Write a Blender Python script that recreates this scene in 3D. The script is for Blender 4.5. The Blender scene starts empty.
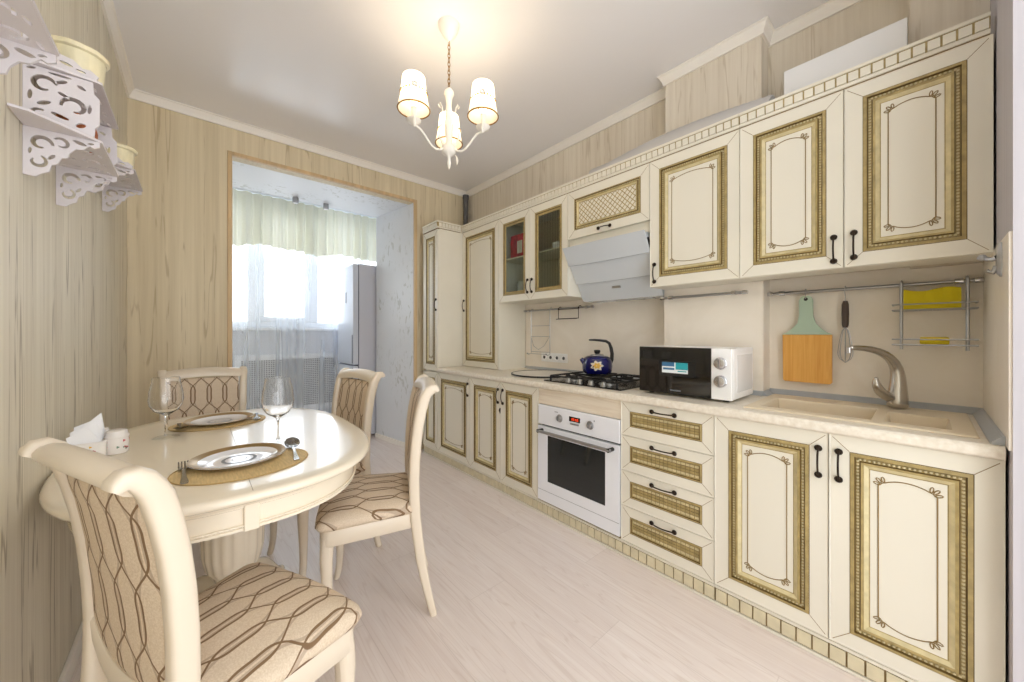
import bpy, bmesh, math, random
from mathutils import Vector, Matrix
random.seed(7)
PI = math.pi
S = bpy.context.scene
COL = S.collection
sin, cos = math.sin, math.cos

# ------------------------------------------------------------------ materials
def lin(c):
    out = []
    for x in c[:3]:
        x = x / 255.0
        out.append(x / 12.92 if x <= 0.04045 else ((x + 0.055) / 1.055) ** 2.4)
    return (*out, 1.0)

MATS = {}
def mat(name, rgb, rough=0.5, metal=0.0, spec=0.5, emit=None, estr=0.0, coat=0.0, trans=0.0, bump=0.0, bscale=80.0, vary=0.0, vscale=(6, 6, 6)):
    m = bpy.data.materials.new(name); m.use_nodes = True
    nt = m.node_tree; b = nt.nodes['Principled BSDF']
    b.inputs['Base Color'].default_value = lin(rgb)
    b.inputs['Roughness'].default_value = rough
    b.inputs['Metallic'].default_value = metal
    b.inputs['Specular IOR Level'].default_value = spec
    b.inputs['Coat Weight'].default_value = coat
    b.inputs['Transmission Weight'].default_value = trans
    if emit:
        b.inputs['Emission Color'].default_value = lin(emit)
        b.inputs['Emission Strength'].default_value = estr
    tc = None
    if bump or vary:
        tc = nt.nodes.new('ShaderNodeTexCoord')
    if vary:
        mp = nt.nodes.new('ShaderNodeMapping'); mp.inputs['Scale'].default_value = vscale
        nt.links.new(tc.outputs['Object'], mp.inputs['Vector'])
        n = nt.nodes.new('ShaderNodeTexNoise'); n.inputs['Scale'].default_value = 1.0; n.inputs['Detail'].default_value = 4
        nt.links.new(mp.outputs[0], n.inputs['Vector'])
        r = nt.nodes.new('ShaderNodeValToRGB')
        a = lin([max(0, x * (1 - vary)) for x in rgb]); c = lin([min(255, x * (1 + vary * .5)) for x in rgb])
        r.color_ramp.elements[0].position = .3; r.color_ramp.elements[1].position = .7
        r.color_ramp.elements[0].color = a; r.color_ramp.elements[1].color = c
        nt.links.new(n.outputs['Fac'], r.inputs[0]); nt.links.new(r.outputs[0], b.inputs['Base Color'])
    if bump:
        n = nt.nodes.new('ShaderNodeTexNoise'); n.inputs['Scale'].default_value = bscale; n.inputs['Detail'].default_value = 3
        nt.links.new(tc.outputs['Object'], n.inputs['Vector'])
        bp = nt.nodes.new('ShaderNodeBump'); bp.inputs['Strength'].default_value = bump; bp.inputs['Distance'].default_value = .002
        nt.links.new(n.outputs['Fac'], bp.inputs['Height']); nt.links.new(bp.outputs[0], b.inputs['Normal'])
    MATS[name] = m
    return m

class NT:
    """small node-graph helper"""
    def __init__(s, name):
        s.m = bpy.data.materials.new(name); s.m.use_nodes = True; s.t = s.m.node_tree
        s.b = s.t.nodes['Principled BSDF']; MATS[name] = s.m
        s.tc = s.t.nodes.new('ShaderNodeTexCoord')
    def new(s, k): return s.t.nodes.new('ShaderNode' + k)
    def link(s, a, b): s.t.links.new(a, b)
    def mapping(s, scale, rot=(0, 0, 0), src='Object'):
        mp = s.new('Mapping'); mp.inputs['Scale'].default_value = scale; mp.inputs['Rotation'].default_value = rot
        s.link(s.tc.outputs[src], mp.inputs['Vector']); return mp.outputs[0]
    def noise(s, vec, scale=1.0, detail=3, rough=.5, dist=0):
        n = s.new('TexNoise'); n.inputs['Scale'].default_value = scale; n.inputs['Detail'].default_value = detail
        n.inputs['Roughness'].default_value = rough; n.inputs['Distortion'].default_value = dist
        s.link(vec, n.inputs['Vector']); return n.outputs['Fac']
    def math(s, op, a, b=None, c=None, clamp=False):
        n = s.new('Math'); n.operation = op; n.use_clamp = clamp
        for i, x in enumerate((a, b, c)):
            if x is None: continue
            if isinstance(x, (int, float)): n.inputs[i].default_value = x
            else: s.link(x, n.inputs[i])
        return n.outputs[0]
    def ramp(s, fac, stops):
        r = s.new('ValToRGB')
        el = r.color_ramp.elements
        while len(el) < len(stops): el.new(.5)
        for e, (p, c) in zip(el, stops): e.position = p; e.color = lin(c)
        s.link(fac, r.inputs[0]); return r.outputs[0]
    def mix(s, fac, a, b):
        n = s.new('Mix'); n.data_type = 'RGBA'
        for i, x in ((0, fac), (6, a), (7, b)):
            if isinstance(x, (int, float)): n.inputs[i].default_value = x
            elif isinstance(x, tuple): n.inputs[i].default_value = lin(x)
            else: s.link(x, n.inputs[i])
        return n.outputs[2]
    def smooth(s, x, lo, hi):
        n = s.new('MapRange'); n.interpolation_type = 'SMOOTHSTEP'
        s.link(x, n.inputs[0]); n.inputs[1].default_value = lo; n.inputs[2].default_value = hi
        return n.outputs[0]
    def xyz(s, src='Object'):
        n = s.new('SeparateXYZ'); s.link(s.tc.outputs[src], n.inputs[0]); return n.outputs
    def bump(s, h, strength=.3, dist=.002):
        b = s.new('Bump'); b.inputs['Strength'].default_value = strength; b.inputs['Distance'].default_value = dist
        s.link(h, b.inputs['Height']); s.link(b.outputs[0], s.b.inputs['Normal'])
    def out(s, color, rough=.5, spec=.5, metal=0):
        if color is not None: s.link(color, s.b.inputs['Base Color'])
        s.b.inputs['Roughness'].default_value = rough; s.b.inputs['Specular IOR Level'].default_value = spec
        s.b.inputs['Metallic'].default_value = metal
        return s.m

CREAM = (230, 225, 210)
mat('cream', CREAM, .38, vary=.02, vscale=(3, 3, 3))
mat('cream_panel', (228, 223, 208), .38)
mat('gold', (170, 150, 98), .45, vary=.12, vscale=(40, 40, 40), bump=.2)
mat('gold_pale', (208, 194, 150), .45, vary=.08, vscale=(30, 30, 30))
mat('gold_dark', (104, 82, 40), .5)
mat('plinth_block', (216, 206, 176), .45, vary=.05, vscale=(20, 20, 20))
mat('plinth_gap', (138, 116, 72), .5)
mat('patina_line', (140, 116, 70), .6)
mat('bronze', (52, 42, 34), .35, metal=.7)
mat('cabinet_inside', (225, 215, 190), .6)
mat('white_lacquer', (236, 236, 236), .25)
mat('white_plastic', (246, 246, 245), .3)
mat('hood_white', (206, 212, 218), .2, coat=.3)
mat('oven_white', (238, 240, 246), .22, coat=.3)
mat('dark_glass', (26, 31, 32), .06, spec=.7)
mat('black_gloss', (12, 11, 12), .05, spec=.7)
mat('black_plastic', (18, 17, 18), .4)
mat('black_iron', (20, 20, 21), .55)
mat('chrome', (205, 205, 208), .14, metal=1.0)
mat('steel', (176, 176, 178), .3, metal=1.0)
mat('brushed_nickel', (206, 202, 196), .27, metal=1.0)
mat('burner_alu', (150, 148, 142), .4, metal=.8)
mat('grey_plastic', (172, 176, 180), .4)
mat('sink_stone', (226, 212, 186), .45, bump=.1, bscale=300)
mat('blue_enamel', (10, 13, 84), .12, coat=.5)
mat('kettle_yellow', (226, 178, 60), .3)
mat('kettle_white', (226, 214, 196), .3)
mat('mint', (176, 198, 178), .5)
mat('yellow_cloth', (214, 196, 22), .85, bump=.5, bscale=200)
mat('yellow_sponge', (222, 200, 40), .9, bump=.6, bscale=300)
mat('whisk_handle', (78, 64, 56), .5)
mat('chair_paint', (224, 211, 191), .32, coat=.15)
mat('table_paint', (240, 229, 208), .2, coat=.3)
mat('seam_dark', (150, 134, 110), .6)
mat('mat_woven', (214, 188, 136), .7, bump=.6, bscale=500, vary=.08, vscale=(200, 30, 10))
mat('mat_edge', (190, 160, 105), .7)
mat('silver', (214, 212, 210), .12, metal=1.0)
mat('porcelain', (236, 236, 240), .12, coat=.4)
mat('plate_gold', (158, 130, 84), .35, metal=.6)
mat('cutlery', (150, 146, 142), .2, metal=1.0)
mat('cutlery_dark', (92, 74, 52), .22, metal=1.0)
mat('paper', (245, 245, 246), .8)
mat('ceramic_white', (240, 236, 232), .25)
mat('shelf_white', (212, 206, 208), .5)
mat('pot_yellow', (234, 224, 188), .4, vary=.1, vscale=(30, 30, 8))
mat('pot_rust', (170, 96, 52), .6)
mat('lamp_white', (238, 234, 226), .35)
mat('lamp_gold', (150, 112, 50), .35, metal=.7)
mat('ceiling_paint', (242, 240, 241), .25, spec=.4)
mat('trim_white', (243, 238, 230), .5)
mat('trim_oak', (214, 184, 140), .5, vary=.08, vscale=(30, 30, 2))
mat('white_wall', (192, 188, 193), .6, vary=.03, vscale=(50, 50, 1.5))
mat('loggia_plain', (222, 226, 232), .7)
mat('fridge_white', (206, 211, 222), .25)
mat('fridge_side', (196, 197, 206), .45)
mat('fridge_seam', (90, 96, 110), .5)
mat('upvc', (236, 240, 244), .3)
mat('duct_alu', (200, 198, 196), .45, metal=.4)
mat('pipe_grey', (92, 90, 90), .5)
mat('tin_red', (206, 40, 54), .4, vary=.3, vscale=(30, 30, 18))
mat('jar_white', (222, 224, 218), .5)
mat('facade', (235, 232, 228), .9)
mat('facade_window', (170, 180, 190), .4)
mat('display_black', (22, 14, 12), .15)
mat('display_red', (40, 8, 4), .4, emit=(255, 70, 30), estr=1.6)
mat('bulb', (255, 240, 210), .4, emit=(255, 226, 170), estr=2.5)
mat('sticker_teal', (40, 160, 170), .5)
mat('sticker_white', (232, 238, 240), .5)
mat('sticker_blue', (60, 110, 150), .5)
mat('print_grey', (120, 124, 130), .5)
mat('flower_red', (190, 84, 92), .5)
mat('flower_green', (104, 136, 118), .5)
mat('socket_grey', (84, 84, 84), .5)
mat('red_mark', (190, 40, 40), .5)
mat('hob_plate', (38, 36, 36), .2, metal=.4)
mat('tray_rim', (40, 36, 34), .4)
mat('tray_white', (224, 218, 206), .3)

# wallpaper: silky beige with fine vertical threads and dark crackle lines
def wallpaper(name, c_dark, c_light, c_line, line_amt, fx=46):
    n = NT(name)
    fine = n.noise(n.mapping((fx, fx, .9)), 1, 4, .6)
    broad = n.noise(n.mapping((7, 7, .5)), 1, 3)
    base = n.ramp(n.math('ADD', n.math('MULTIPLY', fine, .6), n.math('MULTIPLY', broad, .4)), [(.32, c_dark), (.66, c_light)])
    ln = n.noise(n.mapping((13, 13, .55)), 1, 2, .5)
    d = n.math('ABSOLUTE', n.math('SUBTRACT', ln, .5))
    line = n.math('SUBTRACT', 1.0, n.smooth(d, .004, .017))
    brk = n.smooth(n.noise(n.mapping((30, 30, 5)), 1, 2), .42, .56)
    fac = n.math('MULTIPLY', n.math('MULTIPLY', line, brk), line_amt)
    col = n.mix(fac, base, c_line)
    n.bump(fine, .25, .0015)
    return n.out(col, .55, .35)
wallpaper('wallpaper_beige', (204, 195, 174), (230, 224, 206), (128, 112, 84), .6)
wallpaper('wallpaper_warm', (207, 192, 160), (230, 217, 188), (160, 136, 96), .45, 38)
wallpaper('wallpaper_pale', (210, 199, 181), (231, 223, 208), (176, 158, 130), .4, 38)
def wallpaper_leaf():
    n = NT('wallpaper_leaf')
    a = n.noise(n.mapping((26, 26, 12), (0, .5, 0)), 1, 2, .5, .6)
    b = n.noise(n.mapping((2.2, 2.2, 2.2)), 1, 2)
    f = n.math('MULTIPLY', n.smooth(a, .56, .66), n.smooth(b, .45, .6))
    col = n.mix(n.math('MULTIPLY', f, .8), (224, 227, 232), (190, 192, 190))
    return n.out(col, .4, .5)
wallpaper_leaf()
def stone_panel():
    n = NT('backsplash')
    a = n.noise(n.mapping((3, 3, 3)), 1, 6, .6, 1.2)
    col = n.ramp(a, [(.3, (236, 227, 213)), (.7, (245, 238, 227))])
    return n.out(col, .35, .4)
stone_panel()
def worktop_mat():
    n = NT('worktop_stone')
    a = n.noise(n.mapping((60, 60, 60)), 1, 4)
    col = n.ramp(a, [(.3, (222, 212, 194)), (.7, (238, 231, 217))])
    return n.out(col, .3, .5)
worktop_mat()
def wood(name, c1, c2, scale, rough=.4, plank=None, dark=None):
    n = NT(name)
    v = n.mapping(scale)
    g = n.noise(v, 1, 6, .62, 1.2)
    col = n.ramp(g, [(.25, c1), (.72, c2)])
    if plank:
        pw, pl = plank
        x, y, z = n.xyz()
        px = n.math('DIVIDE', x, pw); ix = n.math('FLOOR', px)
        off = n.math('MULTIPLY', n.math('FRACT', n.math('MULTIPLY', ix, .377)), pl)
        py = n.math('DIVIDE', n.math('ADD', y, off), pl); iy = n.math('FLOOR', py)
        fx = n.math('FRACT', px); fy = n.math('FRACT', py)
        ex = n.math('MULTIPLY', n.math('MINIMUM', fx, n.math('SUBTRACT', 1.0, fx)), pw)
        ey = n.math('MULTIPLY', n.math('MINIMUM', fy, n.math('SUBTRACT', 1.0, fy)), pl)
        e = n.math('MINIMUM', ex, ey)
        seam = n.math('SUBTRACT', 1.0, n.smooth(e, .0004, .0022))
        wn = n.new('TexWhiteNoise'); wn.noise_dimensions = '2D'
        cb = n.new('CombineXYZ'); n.link(ix, cb.inputs[0]); n.link(iy, cb.inputs[1]); n.link(cb.outputs[0], wn.inputs['Vector'])
        col = n.mix(n.math('MULTIPLY', wn.outputs['Value'], .22), col, dark)
        # cathedral rings, shifted per plank
        sc = n.new('CombineXYZ')
        n.link(n.math('MULTIPLY', n.math('SUBTRACT', fx, .5), .55), sc.inputs[0])
        n.link(n.math('ADD', n.math('MULTIPLY', y, .16), n.math('MULTIPLY', wn.outputs['Value'], 9.0)), sc.inputs[1])
        rn = n.noise(sc.outputs[0], 6.0, 2, .4, .35)
        ring = n.math('FRACT', n.math('MULTIPLY', rn, 11.0))
        rr = n.smooth(n.math('ABSOLUTE', n.math('SUBTRACT', ring, .5)), .36, .5)
        col = n.mix(n.math('MULTIPLY', rr, .34), col, dark)
        col = n.mix(n.math('MULTIPLY', seam, .22), col, (150, 132, 118))
    return n.out(col, rough, .5)
wood('floor_laminate', (226, 213, 207), (240, 231, 226), (26, 1.6, 1), .32, (.195, 1.29), (206, 188, 178))
wood('oven_wood', (216, 200, 178), (238, 228, 210), (10, 3, 45), .45)
wood('bamboo', (212, 146, 58), (238, 186, 100), (40, 46, 2.5), .4)
# upholstery: interlocking ogee lines, in chair coordinates
def ogee(name, seat):
    n = NT(name)
    x, y, z = n.xyz()
    u = x
    v = n.math('SUBTRACT', y, z) if seat else z
    def lines(p, L, A, w, ph, ush):
        th = n.math('ADD', n.math('MULTIPLY', v, 2 * PI / L), ph)
        s = n.math('ADD', n.math('SINE', th), n.math('MULTIPLY', n.math('SINE', n.math('MULTIPLY', th, 3.0)), .15))
        uu = n.math('ADD', u, 10 * p * 2 + ush)
        res = None
        for sg, sh in ((1, 0), (-1, p)):
            q = n.math('ADD', n.math('SUBTRACT', uu, n.math('MULTIPLY', s, A * sg)), sh)
            f = n.math('FRACT', n.math('DIVIDE', q, 2 * p))
            d = n.math('MULTIPLY', n.math('MINIMUM', f, n.math('SUBTRACT', 1.0, f)), 2 * p)
            l = n.math('SUBTRACT', 1.0, n.smooth(d, w * .65, w))
            res = l if res is None else n.math('MAXIMUM', res, l)
        return res
    nz = n.noise(n.mapping((300, 300, 300)), 1, 2)
    base = n.ramp(nz, [(.3, (206, 186, 160)), (.7, (222, 206, 184))])
    l2 = lines(.036, .29, .0145, .0040, 0, 0)
    l1 = lines(.036, .29, .0320, .0036, 0, 0)
    col = n.mix(n.math('MULTIPLY', l2, .65), base, (166, 146, 126))
    col = n.mix(n.math('MULTIPLY', l1, .95), col, (120, 92, 62))
    n.bump(nz, .15, .001)
    return n.out(col, .6, .3)
ogee('fabric_seat', True); ogee('fabric_back', False)
def sheer(name, rgb, transp, transl):
    n = NT(name); t = n.t
    o = t.nodes['Material Output']
    tr = n.new('BsdfTransparent'); df = n.new('BsdfDiffuse'); tl = n.new('BsdfTranslucent')
    df.inputs['Color'].default_value = lin(rgb); tl.inputs['Color'].default_value = lin(rgb)
    m1 = n.new('MixShader'); m1.inputs[0].default_value = transl; n.link(df.outputs[0], m1.inputs[1]); n.link(tl.outputs[0], m1.inputs[2])
    m2 = n.new('MixShader'); m2.inputs[0].default_value = transp
    if name == 'sheer_voile':
        bz = n.smooth(n.noise(n.mapping((9, 1, .3)), 1, 2), .35, .65); n.link(n.math('ADD', n.math('MULTIPLY', bz, .30), transp - .14), m2.inputs[0])
    n.link(m1.outputs[0], m2.inputs[1]); n.link(tr.outputs[0], m2.inputs[2])
    n.link(m2.outputs[0], o.inputs['Surface']); t.nodes.remove(n.b)
sheer('sheer_voile', (236, 240, 245), .72, .5)
sheer('valance_cloth', (220, 218, 202), .02, .22)
sheer('shade_cloth', (252, 244, 228), .10, .65)
def glassy(name, rgb, gloss=.12, rough=.0, reed=0):
    n = NT(name); t = n.t; o = t.nodes['Material Output']
    tr = n.new('BsdfTransparent'); tr.inputs['Color'].default_value = lin(rgb)
    if reed:
        x, y, z = n.xyz(); sw = n.math('ADD', n.math('MULTIPLY', n.math('SINE', n.math('MULTIPLY', y, 2 * PI / reed)), .5), .5)
        n.link(n.mix(sw, rgb, tuple(max(0, q - 22) for q in rgb)), tr.inputs['Color'])
    gl = n.new('BsdfGlossy'); gl.inputs['Roughness'].default_value = rough
    lw = n.new('LayerWeight'); lw.inputs['Blend'].default_value = .35
    f = n.math('MINIMUM', n.math('ADD', n.math('MULTIPLY', n.math('POWER', lw.outputs['Facing'], 3.0), .55), gloss * .35), .7)
    m = n.new('MixShader'); n.link(f, m.inputs[0]); n.link(tr.outputs[0], m.inputs[1]); n.link(gl.outputs[0], m.inputs[2])
    n.link(m.outputs[0], o.inputs['Surface']); t.nodes.remove(n.b)
def real_glass():
    n = NT('clear_glass'); g = n.new('BsdfGlass'); g.inputs['IOR'].default_value = 1.45; g.inputs['Roughness'].default_value = 0
    n.link(g.outputs[0], n.t.nodes['Material Output'].inputs['Surface']); n.t.nodes.remove(n.b)
real_glass()
glassy('thin_glass', (250, 252, 252), .25)
glassy('window_glass', (250, 252, 254), .06); glassy('cabinet_glass', (240, 244, 242), .06, .03, .016)
def radiator_screen():
    n = NT('perforated_screen')
    x, y, z = n.xyz()
    p = .022
    def cell(a):
        f = n.math('FRACT', n.math('DIVIDE', n.math('ADD', a, 10), p)); return n.math('ABSOLUTE', n.math('SUBTRACT', f, .5))
    d = n.math('MAXIMUM', cell(x), cell(z))
    hole = n.math('SUBTRACT', 1.0, n.smooth(d, .22, .30))
    col = n.mix(hole, (214, 217, 220), (70, 76, 84))
    return n.out(col, .6)
radiator_screen()

# ------------------------------------------------------------------ mesh builder
class MB:
    def __init__(s): s.v = []; s.f = []; s.m = []; s.names = []
    def mi(s, m):
        if m not in s.names: s.names.append(m)
        return s.names.index(m)
    def add(s, vs, fs, m):
        o = len(s.v); s.v.extend([tuple(p) for p in vs]); k = s.mi(m)
        for f in fs: s.f.append(tuple(i + o for i in f)); s.m.append(k)
        return s
    def box(s, x0, x1, y0, y1, z0, z1, m):
        return s.add([(x0, y0, z0), (x1, y0, z0), (x1, y1, z0), (x0, y1, z0), (x0, y0, z1), (x1, y0, z1), (x1, y1, z1), (x0, y1, z1)],
                     [(0, 3, 2, 1), (4, 5, 6, 7), (0, 1, 5, 4), (1, 2, 6, 5), (2, 3, 7, 6), (3, 0, 4, 7)], m)
    def rings(s, rings, m, closed=True, caps=True, loop=False):
        k = len(rings[0]); vs = [p for r in rings for p in r]; fs = []
        R = len(rings)
        for i in range(R if loop else R - 1):
            j2 = (i + 1) % R
            for j in range(k if closed else k - 1):
                a = i * k + j; b = i * k + (j + 1) % k
                fs.append((a, b, j2 * k + (j + 1) % k, j2 * k + j))
        if caps and not loop and closed:
            fs.append(tuple(range(k - 1, -1, -1))); fs.append(tuple((R - 1) * k + j for j in range(k)))
        return s.add(vs, fs, m)
    def tube(s, path, r, m, n=8, loop=False, up=(0, 0, 1), sq=1.0):
        P = [Vector(p) for p in path]; N = len(P); rg = []
        prev = None
        for i, p in enumerate(P):
            if loop: t = P[(i + 1) % N] - P[i - 1]
            else: t = P[min(i + 1, N - 1)] - P[max(i - 1, 0)]
            if t.length < 1e-9: t = Vector((0, 0, 1))
            t.normalize()
            if prev is None:
                u = Vector(up)
                if abs(u.dot(t)) > .9: u = Vector((1, 0, 0)) if abs(t.x) < .9 else Vector((0, 1, 0))
            else: u = prev
            a = (u - t * u.dot(t)); a = a.normalized() if a.length > 1e-6 else t.orthogonal().normalized()
            prev = a; b = t.cross(a)
            rr = r[i] if isinstance(r, (list, tuple)) else r
            ra, rb = rr if isinstance(rr, tuple) else (rr, rr)
            E = lambda q: math.copysign(abs(q) ** sq, q)
            rg.append([tuple(p + a * (ra * E(cos(2 * PI * j / n + PI / n))) + b * (rb * E(sin(2 * PI * j / n + PI / n)))) for j in range(n)])
        return s.rings(rg, m, loop=loop)
    def lathe(s, prof, c, m, n=24, axis='z', caps=True, fl=None):
        rg = []
        for r, h in prof:
            ring = []
            for j in range(n):
                a = 2 * PI * j / n
                q = r * (fl(a, h) if fl else 1)
                if axis == 'z': p = (c[0] + q * cos(a), c[1] + q * sin(a), c[2] + h)
                elif axis == 'x': p = (c[0] + h, c[1] + q * cos(a), c[2] + q * sin(a))
                else: p = (c[0] + q * cos(a), c[1] + h, c[2] + q * sin(a))
                ring.append(p)
            rg.append(ring)
        return s.rings(rg, m, caps=caps)
    def prism(s, poly, fn, t0, t1, m):
        k = len(poly)
        vs = [fn(a, b, t0) for a, b in poly] + [fn(a, b, t1) for a, b in poly]
        fs = [tuple(range(k))[::-1], tuple(range(k, 2 * k))] + [(i, (i + 1) % k, k + (i + 1) % k, k + i) for i in range(k)]
        return s.add(vs, fs, m)
    def grid(s, fn, nu, nv, m, cu=False):
        vs = [fn(i / (nu if cu else nu - 1), j / (nv - 1)) for i in range(nu) for j in range(nv)]
        fs = []
        for i in range(nu if cu else nu - 1):
            for j in range(nv - 1):
                i2 = (i + 1) % nu
                fs.append((i * nv + j, i2 * nv + j, i2 * nv + j + 1, i * nv + j + 1))
        return s.add(vs, fs, m)
    def ball(s, c, r, m, n=10, k=6):
        rx, ry, rz = r if isinstance(r, tuple) else (r, r, r)
        rg = []
        for i in range(k + 1):
            t = -PI / 2 + PI * i / k; q = max(cos(t), .02)
            rg.append([(c[0] + rx * q * cos(2 * PI * j / n), c[1] + ry * q * sin(2 * PI * j / n), c[2] + rz * sin(t)) for j in range(n)])
        return s.rings(rg, m)
    def build(s, name, parent=None, smooth=40, bevel=0, seg=2, sub=0, solid=0):
        me = bpy.data.meshes.new(name)
        if parent is None:
            lo = [min(p[i] for p in s.v) for i in range(3)]; hi = [max(p[i] for p in s.v) for i in range(3)]
            o = Vector(((lo[0] + hi[0]) / 2, (lo[1] + hi[1]) / 2, lo[2]))
        else:
            o = Vector((0, 0, 0)); q = parent
            while q is not None: o += q.location; q = q.parent
        me.from_pydata([(p[0] - o.x, p[1] - o.y, p[2] - o.z) for p in s.v], [], s.f)
        for nm in s.names: me.materials.append(MATS[nm])
        for p, k in zip(me.polygons, s.m): p.material_index = k
        bm = bmesh.new(); bm.from_mesh(me); bmesh.ops.recalc_face_normals(bm, faces=bm.faces); bm.to_mesh(me); bm.free()
        if smooth:
            for p in me.polygons: p.use_smooth = True
            me.set_sharp_from_angle(angle=math.radians(smooth))
        ob = bpy.data.objects.new(name, me); COL.objects.link(ob)
        if parent is not None: ob.parent = parent
        else: ob.location = o
        if solid:
            md = ob.modifiers.new('solid', 'SOLIDIFY'); md.thickness = solid; md.offset = 0
        if bevel:
            md = ob.modifiers.new('bevel', 'BEVEL'); md.width = bevel; md.segments = seg; md.limit_method = 'ANGLE'; md.angle_limit = math.radians(40)
        if sub:
            md = ob.modifiers.new('sub', 'SUBSURF'); md.levels = sub; md.render_levels = sub
        return ob

def tag(o, label, cat, group=None):
    o['label'] = label; o['category'] = cat
    if group: o['group'] = group
    return o
def thing(name, label, cat, loc, group=None):
    o = bpy.data.objects.new(name, None); COL.objects.link(o); o.location = loc; o.empty_display_size = .05
    return tag(o, label, cat, group)
def struct(o): o['kind'] = 'structure'; return o
def mb(): return MB()
def copy_tree(o, parent=None):
    c = o.copy(); COL.objects.link(c)
    if parent is not None: c.parent = parent
    for ch in list(o.children): copy_tree(ch, c)
    return c
def cut(outline, holes, thick, fn, m):
    """flat fretwork: outline with holes, extruded; fn maps (a, b, t) to the world"""
    cu = bpy.data.curves.new('fretwork', 'CURVE'); cu.dimensions = '2D'; cu.fill_mode = 'BOTH'; cu.extrude = .5
    for poly in [outline] + holes:
        sp = cu.splines.new('POLY'); sp.points.add(len(poly) - 1); sp.use_cyclic_u = True
        for p, (a, b) in zip(sp.points, poly): p.co = (a * 100, b * 100, 0, 1)
    ob = bpy.data.objects.new('fretwork', cu); COL.objects.link(ob)
    dg = bpy.context.evaluated_depsgraph_get(); dg.update()
    me = bpy.data.meshes.new_from_object(ob.evaluated_get(dg))
    vs = [fn(v.co.x / 100, v.co.y / 100, v.co.z * thick) for v in me.vertices]; fs = [tuple(p.vertices) for p in me.polygons]
    bpy.data.objects.remove(ob); bpy.data.curves.remove(cu); bpy.data.meshes.remove(me)
    return MB().add(vs, fs, m)

# ------------------------------------------------------------------ layout
XL, XR, YB, ZC = -.322, 2.25, 3.32, 2.70       # left wall, right wall, back wall, ceiling
X0, X1 = 1.666, 1.93                            # door planes: base and wall cabinets
YE = -.15                                       # wall at the right end of the kitchen
YF = -1.0                                       # the room stays open behind the camera
WT = .845                                       # worktop height
# ------------------------------------------------------------------ shell
struct(mb().box(XL - .1, 2.6, YF, 5.2, -.06, 0, 'floor_laminate').build('floor', smooth=0))
struct(mb().box(XL - .1, 2.6, YF, YB + .02, ZC, ZC + .08, 'ceiling_paint').build('ceiling', smooth=0))
struct(mb().box(XL - .1, XL, YF, YB + .1, 0, ZC, 'wallpaper_beige').build('wall_left', smooth=0))
OX0, OX1, OZ = .20, 1.63, 2.45                  # opening to the loggia
YS = 4.03
b = mb()
b.box(XL, OX0, YB, YS, 0, ZC, 'wallpaper_warm'); b.box(OX1 + .02, 2.5, YB, YB + .1, 0, ZC, 'wallpaper_warm'); b.box(OX0, OX1 + .02, YB, YB + .1, OZ, ZC, 'wallpaper_warm')
struct(b.build('wall_back', smooth=0))
struct(mb().box(XR, XR + .1, YE, YB, 0, ZC, 'wallpaper_pale').build('wall_right', smooth=0))
struct(mb().box(1.60, XR + .1, YF, YE, 0, ZC, 'white_wall').build('wall_entry', smooth=0))
struct(mb().box(2.13, XR, .54, 1.03, 0, ZC, 'wallpaper_pale').build('wall_pier', smooth=0))
struct(mb().box(2.10, XR, YE, .04, 1.42, ZC, 'wallpaper_pale').build('wall_duct', smooth=0))
# loggia
b = mb()
b.add([(OX1, YB + .001, 0), (OX1, YB + .001, OZ), (1.52, YS, OZ), (1.52, YS, 0), (2.5, YB + .1, 0), (2.5, YB + .1, OZ), (2.5, YS, OZ), (2.5, YS, 0)],
      [(0, 1, 2, 3), (3, 2, 6, 7), (4, 7, 6, 5), (1, 5, 6, 2), (0, 4, 5, 1), (0, 3, 7, 4)], 'wallpaper_leaf')
struct(b.build('wall_loggia_right', smooth=0))
struct(mb().box(XL, 2.5, YB + .1, YS, OZ, ZC, 'wallpaper_leaf').build('ceiling_soffit', smooth=0))
struct(mb().box(XL, 2.6, YS, 5.0, 2.68, ZC + .05, 'loggia_plain').build('ceiling_loggia', smooth=0))
struct(mb().box(-.6, -.5, YS - .1, 5.0, 0, ZC, 'loggia_plain').build('wall_loggia_left', smooth=0))
struct(mb().box(2.5, 2.6, YB + .1, 5.0, 0, ZC, 'loggia_plain').build('wall_loggia_end', smooth=0))
WY = 4.86
WX0, WX1, WZ0, WZ1 = -.1, 2.2, 1.23, 2.60
b = mb(); b.box(-.6, 2.6, WY, WY + .14, 0, WZ0, 'loggia_plain'); b.box(-.6, 2.6, WY, WY + .14, WZ1, ZC, 'loggia_plain')
b.box(-.6, WX0, WY, WY + .14, WZ0, WZ1, 'loggia_plain'); b.box(WX1, 2.6, WY, WY + .14, WZ0, WZ1, 'loggia_plain')
struct(b.build('wall_window', smooth=0))
wn = struct(bpy.data.objects.new('window_1', None)); COL.objects.link(wn); wn.location = (1.05, WY + .05, WZ0)
b = mb(); F = 'upvc'
def frame(b, x0, x1, z0, z1, y0, y1, t, m):
    b.box(x0, x1, y0, y1, z0, z0 + t, m); b.box(x0, x1, y0, y1, z1 - t, z1, m)
    b.box(x0, x0 + t, y0, y1, z0 + t, z1 - t, m); b.box(x1 - t, x1, y0, y1, z0 + t, z1 - t, m)
frame(b, WX0, WX1, WZ0, WZ1, WY + .03, WY + .10, .06, F)
for xa, xb in ((.43, .53), (1.03, 1.13), (1.62, 1.72)): b.box(xa, xb, WY + .03, WY + .10, WZ0 + .06, WZ1 - .06, F)
b.build('window_frame', wn, smooth=0, bevel=.006)
b = mb(); frame(b, .53, 1.03, WZ0 + .06, WZ1 - .06, WY + .015, WY + .06, .055, F); b.box(.585, .975, WY + .03, WY + .05, 2.03, 2.05, F)
b.build('window_sash', wn, smooth=0, bevel=.005)
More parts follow.
